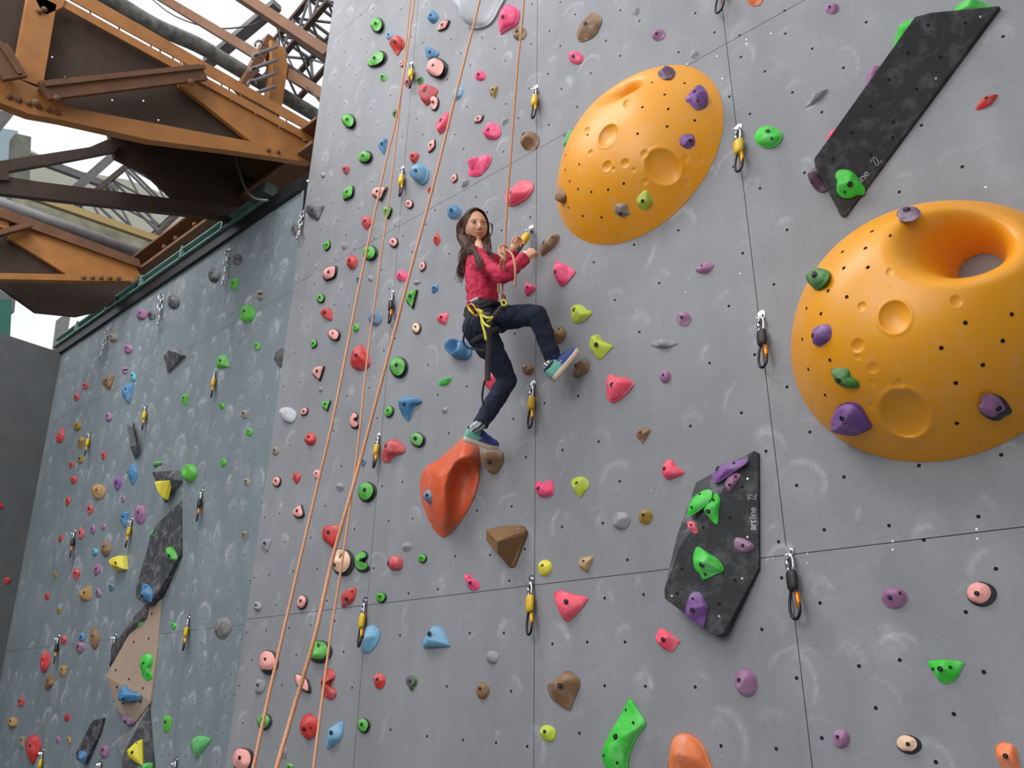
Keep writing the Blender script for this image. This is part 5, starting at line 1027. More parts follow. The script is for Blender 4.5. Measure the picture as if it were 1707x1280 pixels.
C(FBB, [(128, 1262), (130, 1254), (138, 1252), (143, 1258), (142, 1266), (138, 1274), (131, 1268)], 'blue', 'blue hold at the foot of the slanting black bar', bolt=False, Hf=.4)
# ================================================================ quickdraws
chrome = mat('chrome_steel', 'cfcfd2', .22, 1.); ysl = mat('yellow_plastic_sleeve', 'e0b81c', .45, nscale=30, namt=.06); ksl = mat('black_plastic_sleeve', '232225', .55)
kst = mat('dark_anodised_steel', '3a3a3e', .3, .9); ogate = mat('orange_anodised_gate', 'e8871e', .3, .5); ygate = mat('yellow_anodised_gate', 'e8a81e', .3, .5)
def quickdraw(F, x0, y0, x1, y1, kind, label, hang=.05, wid=None, name='quickdraw', turn=.35, hold_to=None):
    "bolted hanger, maillon, plastic covered sling, carabiner hanging off the wall; picture points give top and bottom"
    A = F.at(x0, y0, .012); B = F.at(x1, y1, hang) if hold_to is None else hold_to; d = B - A; Ln = np.linalg.norm(d); d /= Ln
    side = F.u * math.cos(turn) + F.n * math.sin(turn); side -= d * (side @ d); side /= np.linalg.norm(side); nn = np.cross(side, d)
    root = empty(name, A, label, 'quickdraw'); P = lambda s, t, q=0: A + d * (t * Ln) + side * s * Ln + nn * q * Ln
    b = MB(); u, v = F.u, F.v
    b.prism([A - F.n * .011 + a * u * .018 + c * v * .018 for a, c in ((-1, .6), (-.4, 1.2), (.6, 1.2), (1, .6), (.8, -.6), (.2, -1.4), (-.6, -.8))], F.n * .004); b.tube([A - F.n * .009, A + F.n * .004], .010, 6)
    b.prism([A - F.n * .008 + u * .012 - v * .02, A - F.n * .008 - u * .012 - v * .01, A + F.n * .03 - u * .012 - v * .02, A + F.n * .03 + u * .002 - v * .034], u * .003); b.build('hanger', chrome, root)
    ring = lambda t0, t1, ww, n=14, sk=0: [P(ww * math.sin(a) * (1 + sk * math.cos(a)), (t0 + t1) / 2 - (t1 - t0) / 2 * math.cos(a)) for a in np.arange(n) * 2 * math.pi / n]
    rw = .006 if Ln > .12 else .0045
    if kind == 'chain':
        for k in range(4):
            t0 = .04 + k * .15; b = MB(); s2, n2 = (side, nn) if k % 2 else (nn, side)
            b.tube([A + d * Ln * (t0 + .09 - .105 * math.cos(a)) + s2 * Ln * .055 * math.sin(a) for a in np.arange(12) * math.pi / 6], rw, 6, True); b.build('chain_link', chrome, root, True)
        b = MB(); b.tube(ring(.62, 1., .12, 16, -.45), rw, 6, True); b.build('carabiner', chrome, root, True); b = MB(); b.tube([P(.10, .72), P(.085, .9)], rw * 1.25, 6); b.build('gate', mat('worn_orange_gate', 'b06a4a', .4, .5), root, True); return root
    b = MB(); b.tube(ring(.06, .34, .055, 16), rw, 6, True); b.build('maillon', chrome, root, True); b = MB(); b.tube([P(-.052, .13), P(-.052, .25)], rw * 1.6, 6); b.build('maillon_nut', chrome, root, True)
    b = MB(); sm_ = ysl if kind == 'y' else ksl; w0 = .10 if kind == 'y' else .092
    pts = [P(0, t) for t in (.30, .33, .38, .48, .56, .60)]; b.tube(pts, [w0 * Ln * q for q in ((.6, .95, 1, 1, .92, .6))], 10, flat=.65, up=nn); b.build('sleeve', sm_, root, True)
    b = MB(); b.tube(ring(.55, 1., .085, 18, -.35), rw, 8, True); b.build('carabiner', kst, root, True)
    b = MB(); b.tube([P(.068, .64), P(.078, .76), P(.072, .86)], rw * 1.5, 6); b.build('gate', ygate if kind == 'y' else ogate, root, True)
    return root
for a in [(M, 685, 106, 684, 145, 'y', 'highest yellow quickdraw, beside the twin ropes'), (M, 670, 280, 667, 326, 'y', 'yellow quickdraw under a red triangle beside the twin ropes'),
 (M, 653, 487, 649, 538, 'k', 'black sleeved quickdraw between two rope lines'), (M, 630, 725, 623, 779, 'y', 'yellow quickdraw left of the large rose hold'),
 (M, 607, 1001, 598, 1078, 'y', 'yellow quickdraw hanging at the lower joint left of a pale blue hold'), (M, 892, 146, 889, 196, 'y', 'yellow quickdraw on the centre joint near the top'),
 (M, 1230, 212, 1232, 285, 'y', 'yellow quickdraw left of the bright green hold'), (M, 1268, 524, 1272, 612, 'k', 'black sleeved quickdraw left of the right yellow volume'),
 (M, 1315, 917, 1327, 1032, 'k', 'black sleeved quickdraw on the right joint below the yellow volume'), (M, 887, 640, 883, 713, 'y', 'yellow quickdraw on the centre joint below the raised shoe'),
 (M, 884, 965, 882, 1058, 'y', 'yellow quickdraw on the centre joint at the lower panel line'), (M, 1203, -58, 1199, 20, 'k', 'lower end of a quickdraw at the picture top'),
 (L, 358, 618, 352, 662, 'y', 'yellow quickdraw under the pointed green hold, recessed wall'), (L, 243, 674, 237, 716, 'y', 'yellow quickdraw above the grey prism volume'),
 (L, 150, 720, 141, 760, 'y', 'yellow quickdraw nearest the far corner, upper'), (L, 336, 817, 328, 868, 'k', 'black sleeved quickdraw right of the black kite volume'),
 (L, 219, 865, 209, 912, 'y', 'yellow quickdraw under the big mauve oval hold'), (L, 124, 885, 117, 928, 'k', 'black sleeved quickdraw beside a red hold near the far corner'),
 (L, 314, 1029, 305, 1084, 'y', 'yellow quickdraw right of the plywood volume'), (L, 97, 1060, 90, 1105, 'k', 'black sleeved quickdraw low near the far corner'),
 (L, 71, 1250, 62, 1302, 'y', 'yellow quickdraw beside the lowest red drop hold'), (L, 192, 1058, 184, 1110, 'k', 'quickdraw half hidden beside the plywood volume'),
 (L, 293, 1266, 286, 1316, 'y', 'top of a quickdraw at the picture bottom below the green kidney hold'), (L, 168, 1268, 160, 1310, 'y', 'top of a quickdraw at the picture bottom below the round mauve hold'),
 (L, 381, 417, 371, 474, 'chain', 'highest chrome chain quickdraw between two charcoal holds'), (L, 269, 489, 263, 541, 'chain', 'chrome chain quickdraw below the black beam, middle one'),
 (L, 180, 549, 166, 600, 'chain', 'chrome chain quickdraw nearest the far corner'), (L, 504, 352, 496, 398, 'chain', 'chrome chain quickdraw at the main wall edge')]:
    quickdraw(a[0], *a[1:6], a[6])
HL = M.at(869, 409, .17)
quickdraw(M, 884, 380, 0, 0, 'y', 'yellow quickdraw grasped in the climber\'s hand', hold_to=M.at(861, 424, .19))
# ================================================================ ropes
ropem = bpy.data.materials.new('climbing_rope'); ropem.use_nodes = True; n_ = ropem.node_tree; b_ = n_.nodes['Principled BSDF']; b_.inputs['Roughness'].default_value = .8
wv_ = n_.nodes.new('ShaderNodeTexNoise'); wv_.inputs['Scale'].default_value = 300; g_ = n_.nodes.new('ShaderNodeNewGeometry'); n_.links.new(g_.outputs['Position'], wv_.inputs[0])
r_ = n_.nodes.new('ShaderNodeValToRGB'); r_.color_ramp.elements[0].color = srgb('b87a54'); r_.color_ramp.elements[1].color = srgb('d8a280'); r_.color_ramp.elements[0].position = .35; r_.color_ramp.elements[1].position = .62
n_.links.new(wv_.outputs[0], r_.inputs[0]); n_.links.new(r_.outputs[0], b_.inputs['Base Color'])
def rope(pts, label, r=.0055, name='climbing_rope'):
    P = [M.at(*p) for p in pts]; b = MB(); b.tube(catmull(P, 6, False), r, 10); o = b.build(name, ropem, None, True); tag(o, label, 'rope'); return o
rope([(692, -30, .35), (688, 20, .38), (664, 180, .5), (641, 280, .6), (598, 480, .8), (559, 680, 1.0), (524, 830, 1.1), (480, 1020, 1.25), (450, 1150, 1.35), (418, 1300, 1.45)], 'leftmost climbing rope crossing the picture from top to bottom', .0062)
rope([(686, -30, .30), (683, 10, .32), (660, 240, .45), (628, 480, .6), (612, 600, .7), (597, 740, .85), (584, 840, .92), (569, 945, 1.0), (548, 1080, 1.1), (520, 1300, 1.3)], 'thin sharp climbing rope, the right one of the twin pair at the top', .0050)
rope([(806, -30, .5), (795, 20, .55), (762, 150, .7), (722, 310, .85), (682, 460, 1.0), (640, 620, 1.12), (602, 762, 1.2), (577, 850, 1.3), (552, 940, 1.35), (525, 1060, 1.45), (490, 1180, 1.5), (455, 1300, 1.6)], 'thick blurred climbing rope running diagonally across the other ropes', .0068)
rope([(874, -30, .55), (872, 20, .55), (862, 120, .54), (853, 240, .52), (846, 330, .50), (841, 425, .47)], 'taut rope rising from the climber\'s knot to the picture top', .0060)
# ================================================================ the climber
skin = mat('skin', 'e6b193', .5, sss=.08); hairm = mat('brown_hair', '43281c', .55, nscale=30, namt=.45)
mp_ = hairm.node_tree.nodes.new('ShaderNodeMapping'); mp_.inputs['Scale'].default_value = (4, 4, .35)
for l_ in list(hairm.node_tree.links):
    if l_.to_node.type == 'TEX_NOISE': hairm.node_tree.links.new(l_.from_socket, mp_.inputs[0]); hairm.node_tree.links.new(mp_.outputs[0], l_.to_socket)
hairm.node_tree.nodes['Principled BSDF'].inputs['Specular IOR Level'].default_value = .25
shirtm = mat('crimson_jersey', 'c42b4e', .85, nscale=8, namt=.08, bump=.1, bscale=300); jeans = mat('navy_cotton', '1c2338', .9, nscale=20, namt=.15, bump=.15, bscale=400)
webm = mat('black_webbing', '1b1b1f', .8); webg = mat('charcoal_webbing', '3a3638', .85); ycord = mat('yellow_cord', 'd9cf4a', .7, nscale=120, namt=.15)
def evalmesh(o):
    bpy.context.view_layer.update(); me = bpy.data.meshes.new_from_object(o.evaluated_get(bpy.context.evaluated_depsgraph_get())); old = o.data; o.modifiers.clear(); o.data = me; return o
def capsules(b, segs, n=16):
    for (p, r0, q, r1) in segs:
        p, q = np.array(p, float), np.array(q, float); d = q - p; Ln = np.linalg.norm(d); d = d / Ln; pts, rr = [], []
        for k in range(5): a = math.pi / 2 * (k / 5 ); pts.append(p - d * r0 * math.cos(a)); rr.append(max(r0 * math.sin(a), r0 * .02))
        for k in range(6): t = k / 5; pts.append(p + d * Ln * t); rr.append(r0 + (r1 - r0) * t)
        for k in range(1, 6): a = math.pi / 2 * (k / 5); pts.append(q + d * r1 * math.sin(a)); rr.append(max(r1 * math.cos(a), r1 * .02))
        b.tube(pts, rr, n)
def organic(name, build, m, parent, voxel=.006, smooth=6, disp=None, cut=None, planes=()):
    b = MB(); build(b); o = b.build(name, m, parent, True, fix=False)
    r = o.modifiers.new('r', 'REMESH'); r.mode = 'VOXEL'; r.voxel_size = voxel; r.use_smooth_shade = True
    if smooth: s_ = o.modifiers.new('s', 'SMOOTH'); s_.iterations = smooth; s_.factor = .6
    evalmesh(o); me = o.data; pw_ = PW[parent.name]
    n = len(me.vertices); co_ = np.zeros(n * 3, np.float32); me.vertices.foreach_get('co', co_); co_ = co_.reshape(-1, 3).astype(float) + pw_
    no = np.zeros(n * 3, np.float32); me.vertices.foreach_get('normal', no); no = no.reshape(-1, 3)
    if disp: co_ = co_ + no * disp(co_)[:, None]
    me.vertices.foreach_set('co', (co_ - pw_).astype(np.float32).ravel()); me.update()
    if cut:
        bm = bmesh.new(); bm.from_mesh(me); bm.verts.ensure_lookup_table(); kill = cut(co_)
        bmesh.ops.delete(bm, geom=[v for v, k in zip(bm.verts, kill) if k], context='VERTS')
        for v in bm.verts:
            if v.is_boundary:
                p = np.array(v.co[:]) + pw_
                for (o_, d_, t_, rr_) in planes:
                    q = p - o_; t = q @ d_
                    if abs(t - t_) < .02 and np.linalg.norm(q - t * d_) < rr_: v.co = Vector((p - d_ * (t - t_) - pw_).tolist()); break
        bm.to_mesh(me); bm.free()
    me.materials.clear(); me.materials.append(m); me.polygons.foreach_set('use_smooth', [True] * len(me.polygons)); return o
G = lambda x, y, o_: M.at(x, y, o_)
J = dict(neck=(797, 413, .35), chest=(800, 450, .35), pelv=(806, 525, .35), shR=(797, 436, .42), elR=(840, 460, .43), wrR=(878, 428, .27), shL=(815, 433, .26), elL=(846, 456, .17), wrL=(855, 414, .21),
  hipR=(801, 545, .40), knR=(846, 634, .22), anR=(801, 706, .32), toeR=(828, 746, .10), heR=(777, 731, .24), hipL=(823, 531, .29), knL=(895, 524, .27), anL=(926, 608, .14), toeL=(965, 583, .07), heL=(925, 630, .155))
J = {k: G(*v) for k, v in J.items()}
gr = empty('person', (J['pelv'][0], J['pelv'][1], J['heR'][2]), 'girl with long brown hair in crimson shirt climbing the wall, looking at the viewer', 'person')
lat = J['shL'] - J['shR']; lat[2] *= .3; lat /= np.linalg.norm(lat); up = J['chest'] - J['pelv']; up /= np.linalg.norm(up); fwd = np.cross(lat, up); fwd /= np.linalg.norm(fwd)
if fwd[0] < 0: fwd = -fwd
mid = lambda a, b_, t=.5: a + (b_ - a) * t
# --- head
HC = G(791.5, 379.2, .345); fdir = np.array([.88, -.44, -.14]); fdir /= np.linalg.norm(fdir); hup = np.array([-.14, -.12, 1.]); hup -= fdir * (hup @ fdir); hup /= np.linalg.norm(hup); hx = np.cross(fdir, hup)
HS = 1.06
def hp(x, y, z): return HC + HS * (x * hx + y * fdir + z * hup)
def head(b):
    nu, nv = 110, 80; V = []
    for j in range(nv + 1):
        ph_ = math.pi * j / nv
        for i in range(nu):
            th = 2 * math.pi * i / nu; x, y, z = math.sin(ph_) * math.sin(th), math.sin(ph_) * math.cos(th), math.cos(ph_)
            hw = .066 * (1 - .30 * max(0, -z) ** 1.5 - .0 * z); X = hw * x; Y = (.078 if y > 0 else .088) * y * (1 - .12 * max(0, -z)); Z = .098 * z
            if y < 0: Y *= 1 - .35 * max(0, -z)
            if y > .0:
                fr_ = y ** 2
                gq = lambda cx, cz, sx, sz: math.exp(-((X - cx) / sx) ** 2 - ((Z - cz - (6 * X * X if -.068 < cz < -.05 else 0)) / sz) ** 2)
                Y -= .006 * fr_                                        # flatten face
                Y += .0165 * gq(0, -.030, .0085, .011) + .007 * gq(0, -.012, .0065, .018) + .0045 * gq(.008, -.036, .006, .006) + .0045 * gq(-.008, -.036, .006, .006)
                Y -= .0085 * (gq(.026, .001, .014, .011) + gq(-.026, .001, .014, .011)); Y += .003 * (gq(.026, .017, .018, .006) + gq(-.026, .017, .018, .006))
                Y += .0065 * gq(0, -.0535, .019, .0048) + .006 * gq(0, -.062, .016, .0048) - .004 * gq(0, -.0578, .021, .0022) - .003 * gq(0, -.070, .015, .005)
                Y += .008 * gq(0, -.083, .016, .012) + .004 * (gq(.034, -.03, .016, .018) + gq(-.034, -.03, .016, .018)) - .0035 * gq(0, -.044, .006, .006)
            V.append(hp(X, Y, Z))
    F_ = [(j * nu + i, (j + 1) * nu + i, (j + 1) * nu + (i + 1) % nu, j * nu + (i + 1) % nu) for j in range(nv) for i in range(nu)]
    b.add(V, F_)
def hand(b, wr, palm_dir, across, palm_n, curl, s=1., thumb=1, spread=.0):
    "palm with four bent fingers and a thumb off the side; across points to the thumb side, palm_n out of the palm"
    d = palm_dir / np.linalg.norm(palm_dir); a = across - d * (across @ d); a /= np.linalg.norm(a); n = np.cross(d, a); n = n if n @ palm_n > 0 else -n
    kn = []
    for k in range(4): kn.append(wr + d * .060 * s * (1, 1.04, 1.0, .93)[k] + a * (.021 - .0145 * k) * s)
    capsules(b, [(wr + a * .008 * s, .016 * s, mid(kn[0], kn[1]) - d * .006 * s, .0115 * s), (wr - a * .008 * s, .015 * s, mid(kn[2], kn[3]) - d * .006 * s, .0105 * s), (wr, .016 * s, mid(kn[1], kn[2]), .012 * s)], 10)
    for k in range(4):
        L_ = (.060, .067, .063, .050)[k] * s; p = kn[k]; ang = 0; r = (.0072, .0074, .0070, .0062)[k] * s
        for q, (fr_, c_) in enumerate(((.44, curl[0]), (.30, curl[1]), (.26, curl[2]))):
            ang += c_ * (1 + .08 * k); dd = d * math.cos(ang) + n * math.sin(ang) + a * spread * (1.5 - k) * .1; p2_ = p + dd * L_ * fr_; capsules(b, [(p, r, p2_, r * .9)], 9); p = p2_; r *= .9
    t0 = wr + d * .018 * s + a * .016 * s; t1 = t0 + (d * .55 + a * .65 + n * .35) * .030 * s; t2_ = t1 + (d * .75 + a * .1 + n * .65) * .024 * s; t3_ = t2_ + (d * .6 - a * .3 + n * .7) * .018 * s
    capsules(b, [(t0, .0115 * s, t1, .009 * s), (t1, .0086 * s, t2_, .0078 * s), (t2_, .0078 * s, t3_, .0068 * s)], 9)
def body(b):
    nb = hp(0, -.022, -.055); capsules(b, [(nb, .036, J['neck'] - up * .02, .038), (J['neck'] - up * .02, .04, J['chest'], .075), (J['chest'], .08, J['pelv'], .07)])
    capsules(b, [(J['shR'], .034, J['elR'], .027), (J['elR'], .026, J['wrR'], .0175), (J['shL'], .034, J['elL'], .027), (J['elL'], .026, J['wrL'], .0175)])
    capsules(b, [(J['hipR'], .06, J['knR'], .042), (J['knR'], .04, J['anR'], .021), (J['hipL'], .06, J['knL'], .042), (J['knL'], .04, J['anL'], .021), (J['pelv'], .07, J['hipR'], .062), (J['pelv'], .07, J['hipL'], .062)])
    # left hand round the quickdraw, right hand loosely closed by the brown hold
    dl = G(874, 392, .135) - J['wrL']; hand(b, J['wrL'], dl, np.array([-.2, -.5, .7]), np.array([.3, .6, -.5]), (.75, .95, .6), .88)
    dr = G(900, 407, .19) - J['wrR']; hand(b, J['wrR'], dr, np.array([-.5, -.1, .9]), np.array([-.3, .9, .2]), (.6, .9, .6), 1.08)
bo = organic('body', body, skin, gr, .0034, 5)
hb = MB(); head(hb); ho = hb.build('head_tmp', skin, gr, True, fix=True)
# join head to the body mesh
bm = bmesh.new(); bm.from_mesh(bo.data); bm.from_mesh(ho.data); bm.to_mesh(bo.data); bm.free(); bpy.data.objects.remove(ho); bo.data.polygons.foreach_set('use_smooth', [True] * len(bo.data.polygons))
# lips, brow shade as paint
n_ = skin.node_tree; bs = n_.nodes['Principled BSDF']; at = n_.nodes.new('ShaderNodeAttribute'); at.attribute_name = 'tint'; at.attribute_type = 'GEOMETRY'
n_.links.new(at.outputs['Color'], bs.inputs['Base Color'])
ca = bo.data.color_attributes.new('tint', 'FLOAT_COLOR', 'POINT'); base = np.array(srgb('e6b193')); lip = np.array(srgb('b8605a')); brow = np.array(srgb('6b4434')); chk = np.array(srgb('d98a72'))
nv_ = len(bo.data.vertices); cv = np.zeros(nv_ * 3, np.float32); bo.data.vertices.foreach_get('co', cv); cv = cv.reshape(-1, 3) + PW[gr.name] - HC; X = cv @ hx / HS; Y = cv @ fdir / HS; Z = cv @ hup / HS
colr = np.tile(base, (nv_, 1)); fm_ = (Y > .035)
def paint(w_, c_):
    global colr
    w_ = (w_ * fm_)[:, None]; colr = colr * (1 - w_) + c_ * w_
paint(.9 * np.exp(-(np.abs(X) / .0185) ** 4 - ((Z + .0578 - 6 * X * X) / .0056) ** 4), lip)
for s_ in (-1, 1): paint(.55 * np.exp(-((X - s_ * .027) / .0155) ** 4 - ((Z - .0165 + ((X - s_ * .024) * 9) ** 2 * .15) / .0024) ** 2), brow); paint(.35 * np.exp(-((X - s_ * .038) / .016) ** 2 - ((Z + .03) / .014) ** 2), chk); paint(.35 * np.exp(-((X - s_ * .026) / .013) ** 2 - ((Z + .001) / .008) ** 2), np.array(srgb('a87460'))); paint(.7 * np.exp(-((X - s_ * .0065) / .003) ** 2 - ((Z + .0405) / .0022) ** 2), np.array(srgb('7a4234')))
ca.data.foreach_set('color', colr.astype(np.float32).ravel())
eyew = mat('eye_white', 'ded6d0', .25); irm = mat('brown_iris', '3a2218', .2); lidm = mat('eyelash_dark', '2a1a14', .6)
for s_ in (-1, 1):
    ec = hp(s_ * .026, .0572, .0005); b = MB(); V0 = []
    b.ball(ec + fdir * .0008, .0108, 16, 12); eo = b.build('eye', eyew, gr, True)
    gz = -ec / np.linalg.norm(ec); gz = gz * .75 + fdir * .45; gz /= np.linalg.norm(gz); ux = np.cross(gz, hup); ux /= np.linalg.norm(ux); uy = np.cross(ux, gz)
    b = MB(); V_ = [ec + gz * .0123] + [ec + gz * .0119 + .0052 * (math.cos(a) * ux + math.sin(a) * uy) for a in np.arange(14) * .4488]; b.add(V_, [(0, 1 + k, 1 + (k + 1) % 14) for k in range(14)]); b.build('iris', [irm], eo, True)
    b = MB()
    for (zz, r_) in ((1, .0016), (-1, .0007)):
        pts = [hp(s_ * .026 + .0125 * math.cos(a) , .0585 + .0122 * math.sqrt(max(0, 1 - (.98 * math.cos(a)) ** 2)) * .9 + .0012, .0005 + zz * (.0040 if zz > 0 else .0042) * math.sin(a)) for a in np.linspace(.15, 2.99, 9)]
        b.tube(pts, r_, 6)
    b.build('eyelash', lidm, eo, True)
    # lids of skin
    b = MB()
    for zz in (1, -1):
        for q in range(4 if zz > 0 else 3):
            f = q / 5; pts = [hp(s_ * .026 + (.0125 + .002 * f) * math.cos(a), .0583 + .0125 * math.sqrt(max(0, 1 - (.97 * math.cos(a)) ** 2)) * (.93 - .10 * f * f), .0005 + zz * (.0046 + .006 * f) * math.sin(a)) for a in np.linspace(.1, 3.04, 10)]; b.tube(pts, .0014, 6)
    b.build('eyelid', mat('eyelid_skin', 'dba284', .5), eo, True)
# ear (the left of picture side)
b = MB(); s_ = -1 if (hx @ np.array([1, 0, 0])) > 0 else 1
se = min((-1, 1), key=lambda q: CX + FP * (R.T @ hp(q * .07, 0, 0))[0] / -(R.T @ hp(q * .07, 0, 0))[2])
b.tube([hp(se * (.062 + .009 * math.sin(a) ** 2), -.004 + .011 * math.cos(a) - .004, -.012 + .020 * math.sin(a)) for a in np.arange(14) * .4488], .0042, 8, True); b.ball(hp(se * .064, -.006, -.012), (.007, .010, .014), 10, 8); b.ball(hp(se * .064, .001, -.030), .006, 8, 6)
b.build('ear', mat('ear_skin', 'dda284', .5), gr, True)
# --- hair
hr_ = np.random.default_rng(5)
def hairb(b):
    # cap on the skull
    nu, nv = 200, 110; V = []; ok = []
    for j in range(nv + 1):
        for i in range(nu):
            ph_ = math.pi * .80 * j / nv; th = 2 * math.pi * i / nu; x, y, z = math.sin(ph_) * math.sin(th), math.sin(ph_) * math.cos(th), math.cos(ph_)
            V.append(hp(.0725 * x, (.084 if y > 0 else .096) * y - .002, .106 * z + .0)); 
            zl = .062 - .9 * abs(.0725 * x) ** 1.0 - (0 if True else 0)
            ok.append(not (y > .12 and .106 * z < .078 - 28 * (.0725 * x) ** 2 * .7 and abs(x) < .93))
    F_ = [f for f in [(j * nu + i, (j + 1) * nu + i, (j + 1) * nu + (i + 1) % nu, j * nu + (i + 1) % nu) for j in range(nv) for i in range(nu)] if all(ok[k] for k in f)]
    b.add(V, F_)
def strand(b, pts, r, n=5):
    P = catmull([np.array(p) for p in pts], 4, False); m_ = len(P); b.tube(P, [r * (min(1, .35 + 2.5 * k / m_)) * (1 - .85 * max(0, (k / m_ - .55) / .45) ** 1.5) for k in range(m_)], n)
rs = -se
def hairmass(b):
    capsules(b, [(hp(se * .035, -.035, .03), .048, hp(se * .045, -.045, -.045), .040), (hp(se * .045, -.045, -.045), .040, G(781, 414, .41), .036), (G(781, 414, .41), .036, G(772, 438, .41), .028), (G(772, 438, .41), .028, G(768, 456, .40), .012),
      (hp(0, -.055, .0), .055, G(786, 414, .37), .040), (hp(rs * .052, .004, .02), .020, hp(rs * .056, -.006, -.05), .022), (hp(rs * .056, -.006, -.05), .022, G(811, 412, .34), .018), (G(811, 412, .34), .018, G(812, 428, .36), .008),
      (G(787, 410, .42), .016, G(797, 428, .445), .012), (G(797, 428, .445), .014, G(799, 446, .475), .005)])
def hdisp(P): return np.array([noise.noise(Vector((p[0] * 95, p[1] * 95, p[2] * 9))) for p in P]) * .0045
ha = organic('hair', hairmass, hairm, gr, .0042, 5, hdisp)
hbm = MB(); hairb(hbm)
for k in range(210):
    f = hr_.random(); j_ = lambda s=.004: hr_.normal(size=3) * s; sd_ = se if hr_.random() < .7 else rs
    y0 = .062 - .14 * f
    p0 = hp(sd_ * .003, y0 * .9, .1045 * math.sqrt(max(.2, 1 - (y0 / .100) ** 2)) + .001)
    p1 = hp(sd_ * .043, y0 * .78 - .010, .080 - .11 * abs(y0)); p2 = hp(sd_ * .0715, -.012 - .05 * f, .026); p3 = hp(sd_ * .071, -.028 - .045 * f, -.045)
    if sd_ == se:
        c_ = hr_.random()
        if c_ < .82: m1 = G(780 + hr_.normal() * 4, 414 + hr_.normal() * 3, .445); endp = G(769 + hr_.normal() * 4.5, 456 + hr_.normal() * 8, .43 + hr_.normal() * .01); m2 = mid(m1, endp) + j_(.006) + (G(772, 438, .43) - mid(G(780, 414, .445), G(769, 456, .43))) * .5
        else: m1 = G(790 + hr_.normal() * 3, 416, .455); m2 = G(797 + hr_.normal() * 3, 432, .478); endp = G(800 + hr_.normal() * 4, 450 + hr_.normal() * 4, .50)
    else:
        p3 = hp(sd_ * (.068 + .012 * hr_.random()), .010 - .04 * f, -.045); m1 = G(813 + hr_.normal() * 2.5, 410 + hr_.normal() * 3, .345); endp = G(813 + hr_.normal() * 4, 430 + hr_.normal() * 4, .375); m2 = mid(m1, endp)
    strand(hbm, [p0, p1, p2 + j_(.002), p3 + j_(.003), m1, m2, endp], .0030 + .0016 * hr_.random())
for k in range(26):
    a = k / 26
    strand(hbm, [hp(rs * .004, .060 - .02 * a, .082 + .015 * a), hp(rs * (.040 + .006 * a), .054 - .02 * a, .064 + .010 * a), hp(rs * .067, .034 - .02 * a, .012), hp(rs * .068, .012 - .02 * a, -.04), G(812 + 3 * a, 408, .345)], .0032)
    strand(hbm, [hp(se * .004, .060 - .02 * a, .082 + .015 * a), hp(se * (.040 + .006 * a), .052 - .02 * a, .064 + .010 * a), hp(se * (.069), .020 - .02 * a, .018), hp(se * .073, -.016 - .01 * a, -.004 - .01 * a), hp(se * .068, -.030, -.05), G(783 + 6 * a, 412, .44)], .0034)
for k in range(7): strand(hbm, [hp(rs * .066, .030, .02), G(818 + k * .5, 374, .33), G(820.5 + .5 * hr_.normal(), 386, .33), G(816 + .6 * hr_.normal(), 395, .34), G(810 + hr_.normal(), 401, .345)], .0020)
for k in range(5): strand(hbm, [G(806, 424, .39), G(816, 430 + k * .6, .43), G(826 + k, 435 + k, .44)], .0010)
ht = hbm.build('hair_tmp', hairm, gr, True, fix=False)
bm = bmesh.new(); bm.from_mesh(ha.data); bm.from_mesh(ht.data); bm.to_mesh(ha.data); bm.free(); bpy.data.objects.remove(ht); ha.data.polygons.foreach_set('use_smooth', [True] * len(ha.data.polygons))
# --- clothing
def wr(scale, amp, seed=0, dirs=(1, 1, 1)):
    def f(P): return np.array([noise.noise(Vector((p[0] * scale * dirs[0] + seed, p[1] * scale * dirs[1], p[2] * scale * dirs[2]))) + .5 * noise.noise(Vector(p * scale * 2.3)) for p in P]) * amp
    return f
waist = mid(J['chest'], J['pelv'], .78)
def axis(a, b_): d = J[a] - J[b_]; return d / np.linalg.norm(d)
def shirt(b):
    ch = J['chest'] + up * .01
    capsules(b, [(mid(ch, J['shR'], .5), .075, waist + lat * -.035, .072), (mid(ch, J['shL'], .6), .072, waist + lat * .035, .068), (ch + fwd * .01, .085, waist, .076), (J['neck'] - up * .048, .052, ch, .085)])
    capsules(b, [(J['neck'] - up * .042, .045, J['shR'], .047), (J['neck'] - up * .042, .045, J['shL'], .045), (J['shR'], .048, J['elR'], .040), (J['elR'], .040, J['wrR'], .031), (J['shL'], .046, J['elL'], .038), (J['elL'], .038, J['wrL'], .029)])
def cutshirt(P):
    k = np.zeros(len(P), bool)
    for w_, e_ in (('wrR', 'elR'), ('wrL', 'elL')):
        d = J[w_] - J[e_]; d /= np.linalg.norm(d); q = P - J[w_]; t = q @ d; rad = np.linalg.norm(q - np.outer(t, d), axis=1); k |= (t > (-.028 if w_ == 'wrR' else -.012)) & (rad < .055) & (t < .08)
    q = P - waist; k |= (q @ up < -.028); 
    q = P - (J['neck'] - up * .0); t = q @ up; rad = np.linalg.norm(q - np.outer(t, up), axis=1); k |= (t > -.012) & (rad < .05)
    return k
so_ = organic('shirt', shirt, shirtm, gr, .006, 7, lambda P: wr(16, .010, 3)(P) + wr(34, .004, 8, (1, 1, 2.2))(P) + .001, cutshirt, [(J['wrR'], axis('wrR', 'elR'), -.028, .07), (J['wrL'], axis('wrL', 'elL'), -.012, .07), (waist, up, -.028, .2), (J['neck'], up, -.012, .09)])
sm_ = so_.modifiers.new('t', 'SOLIDIFY'); sm_.thickness = .003
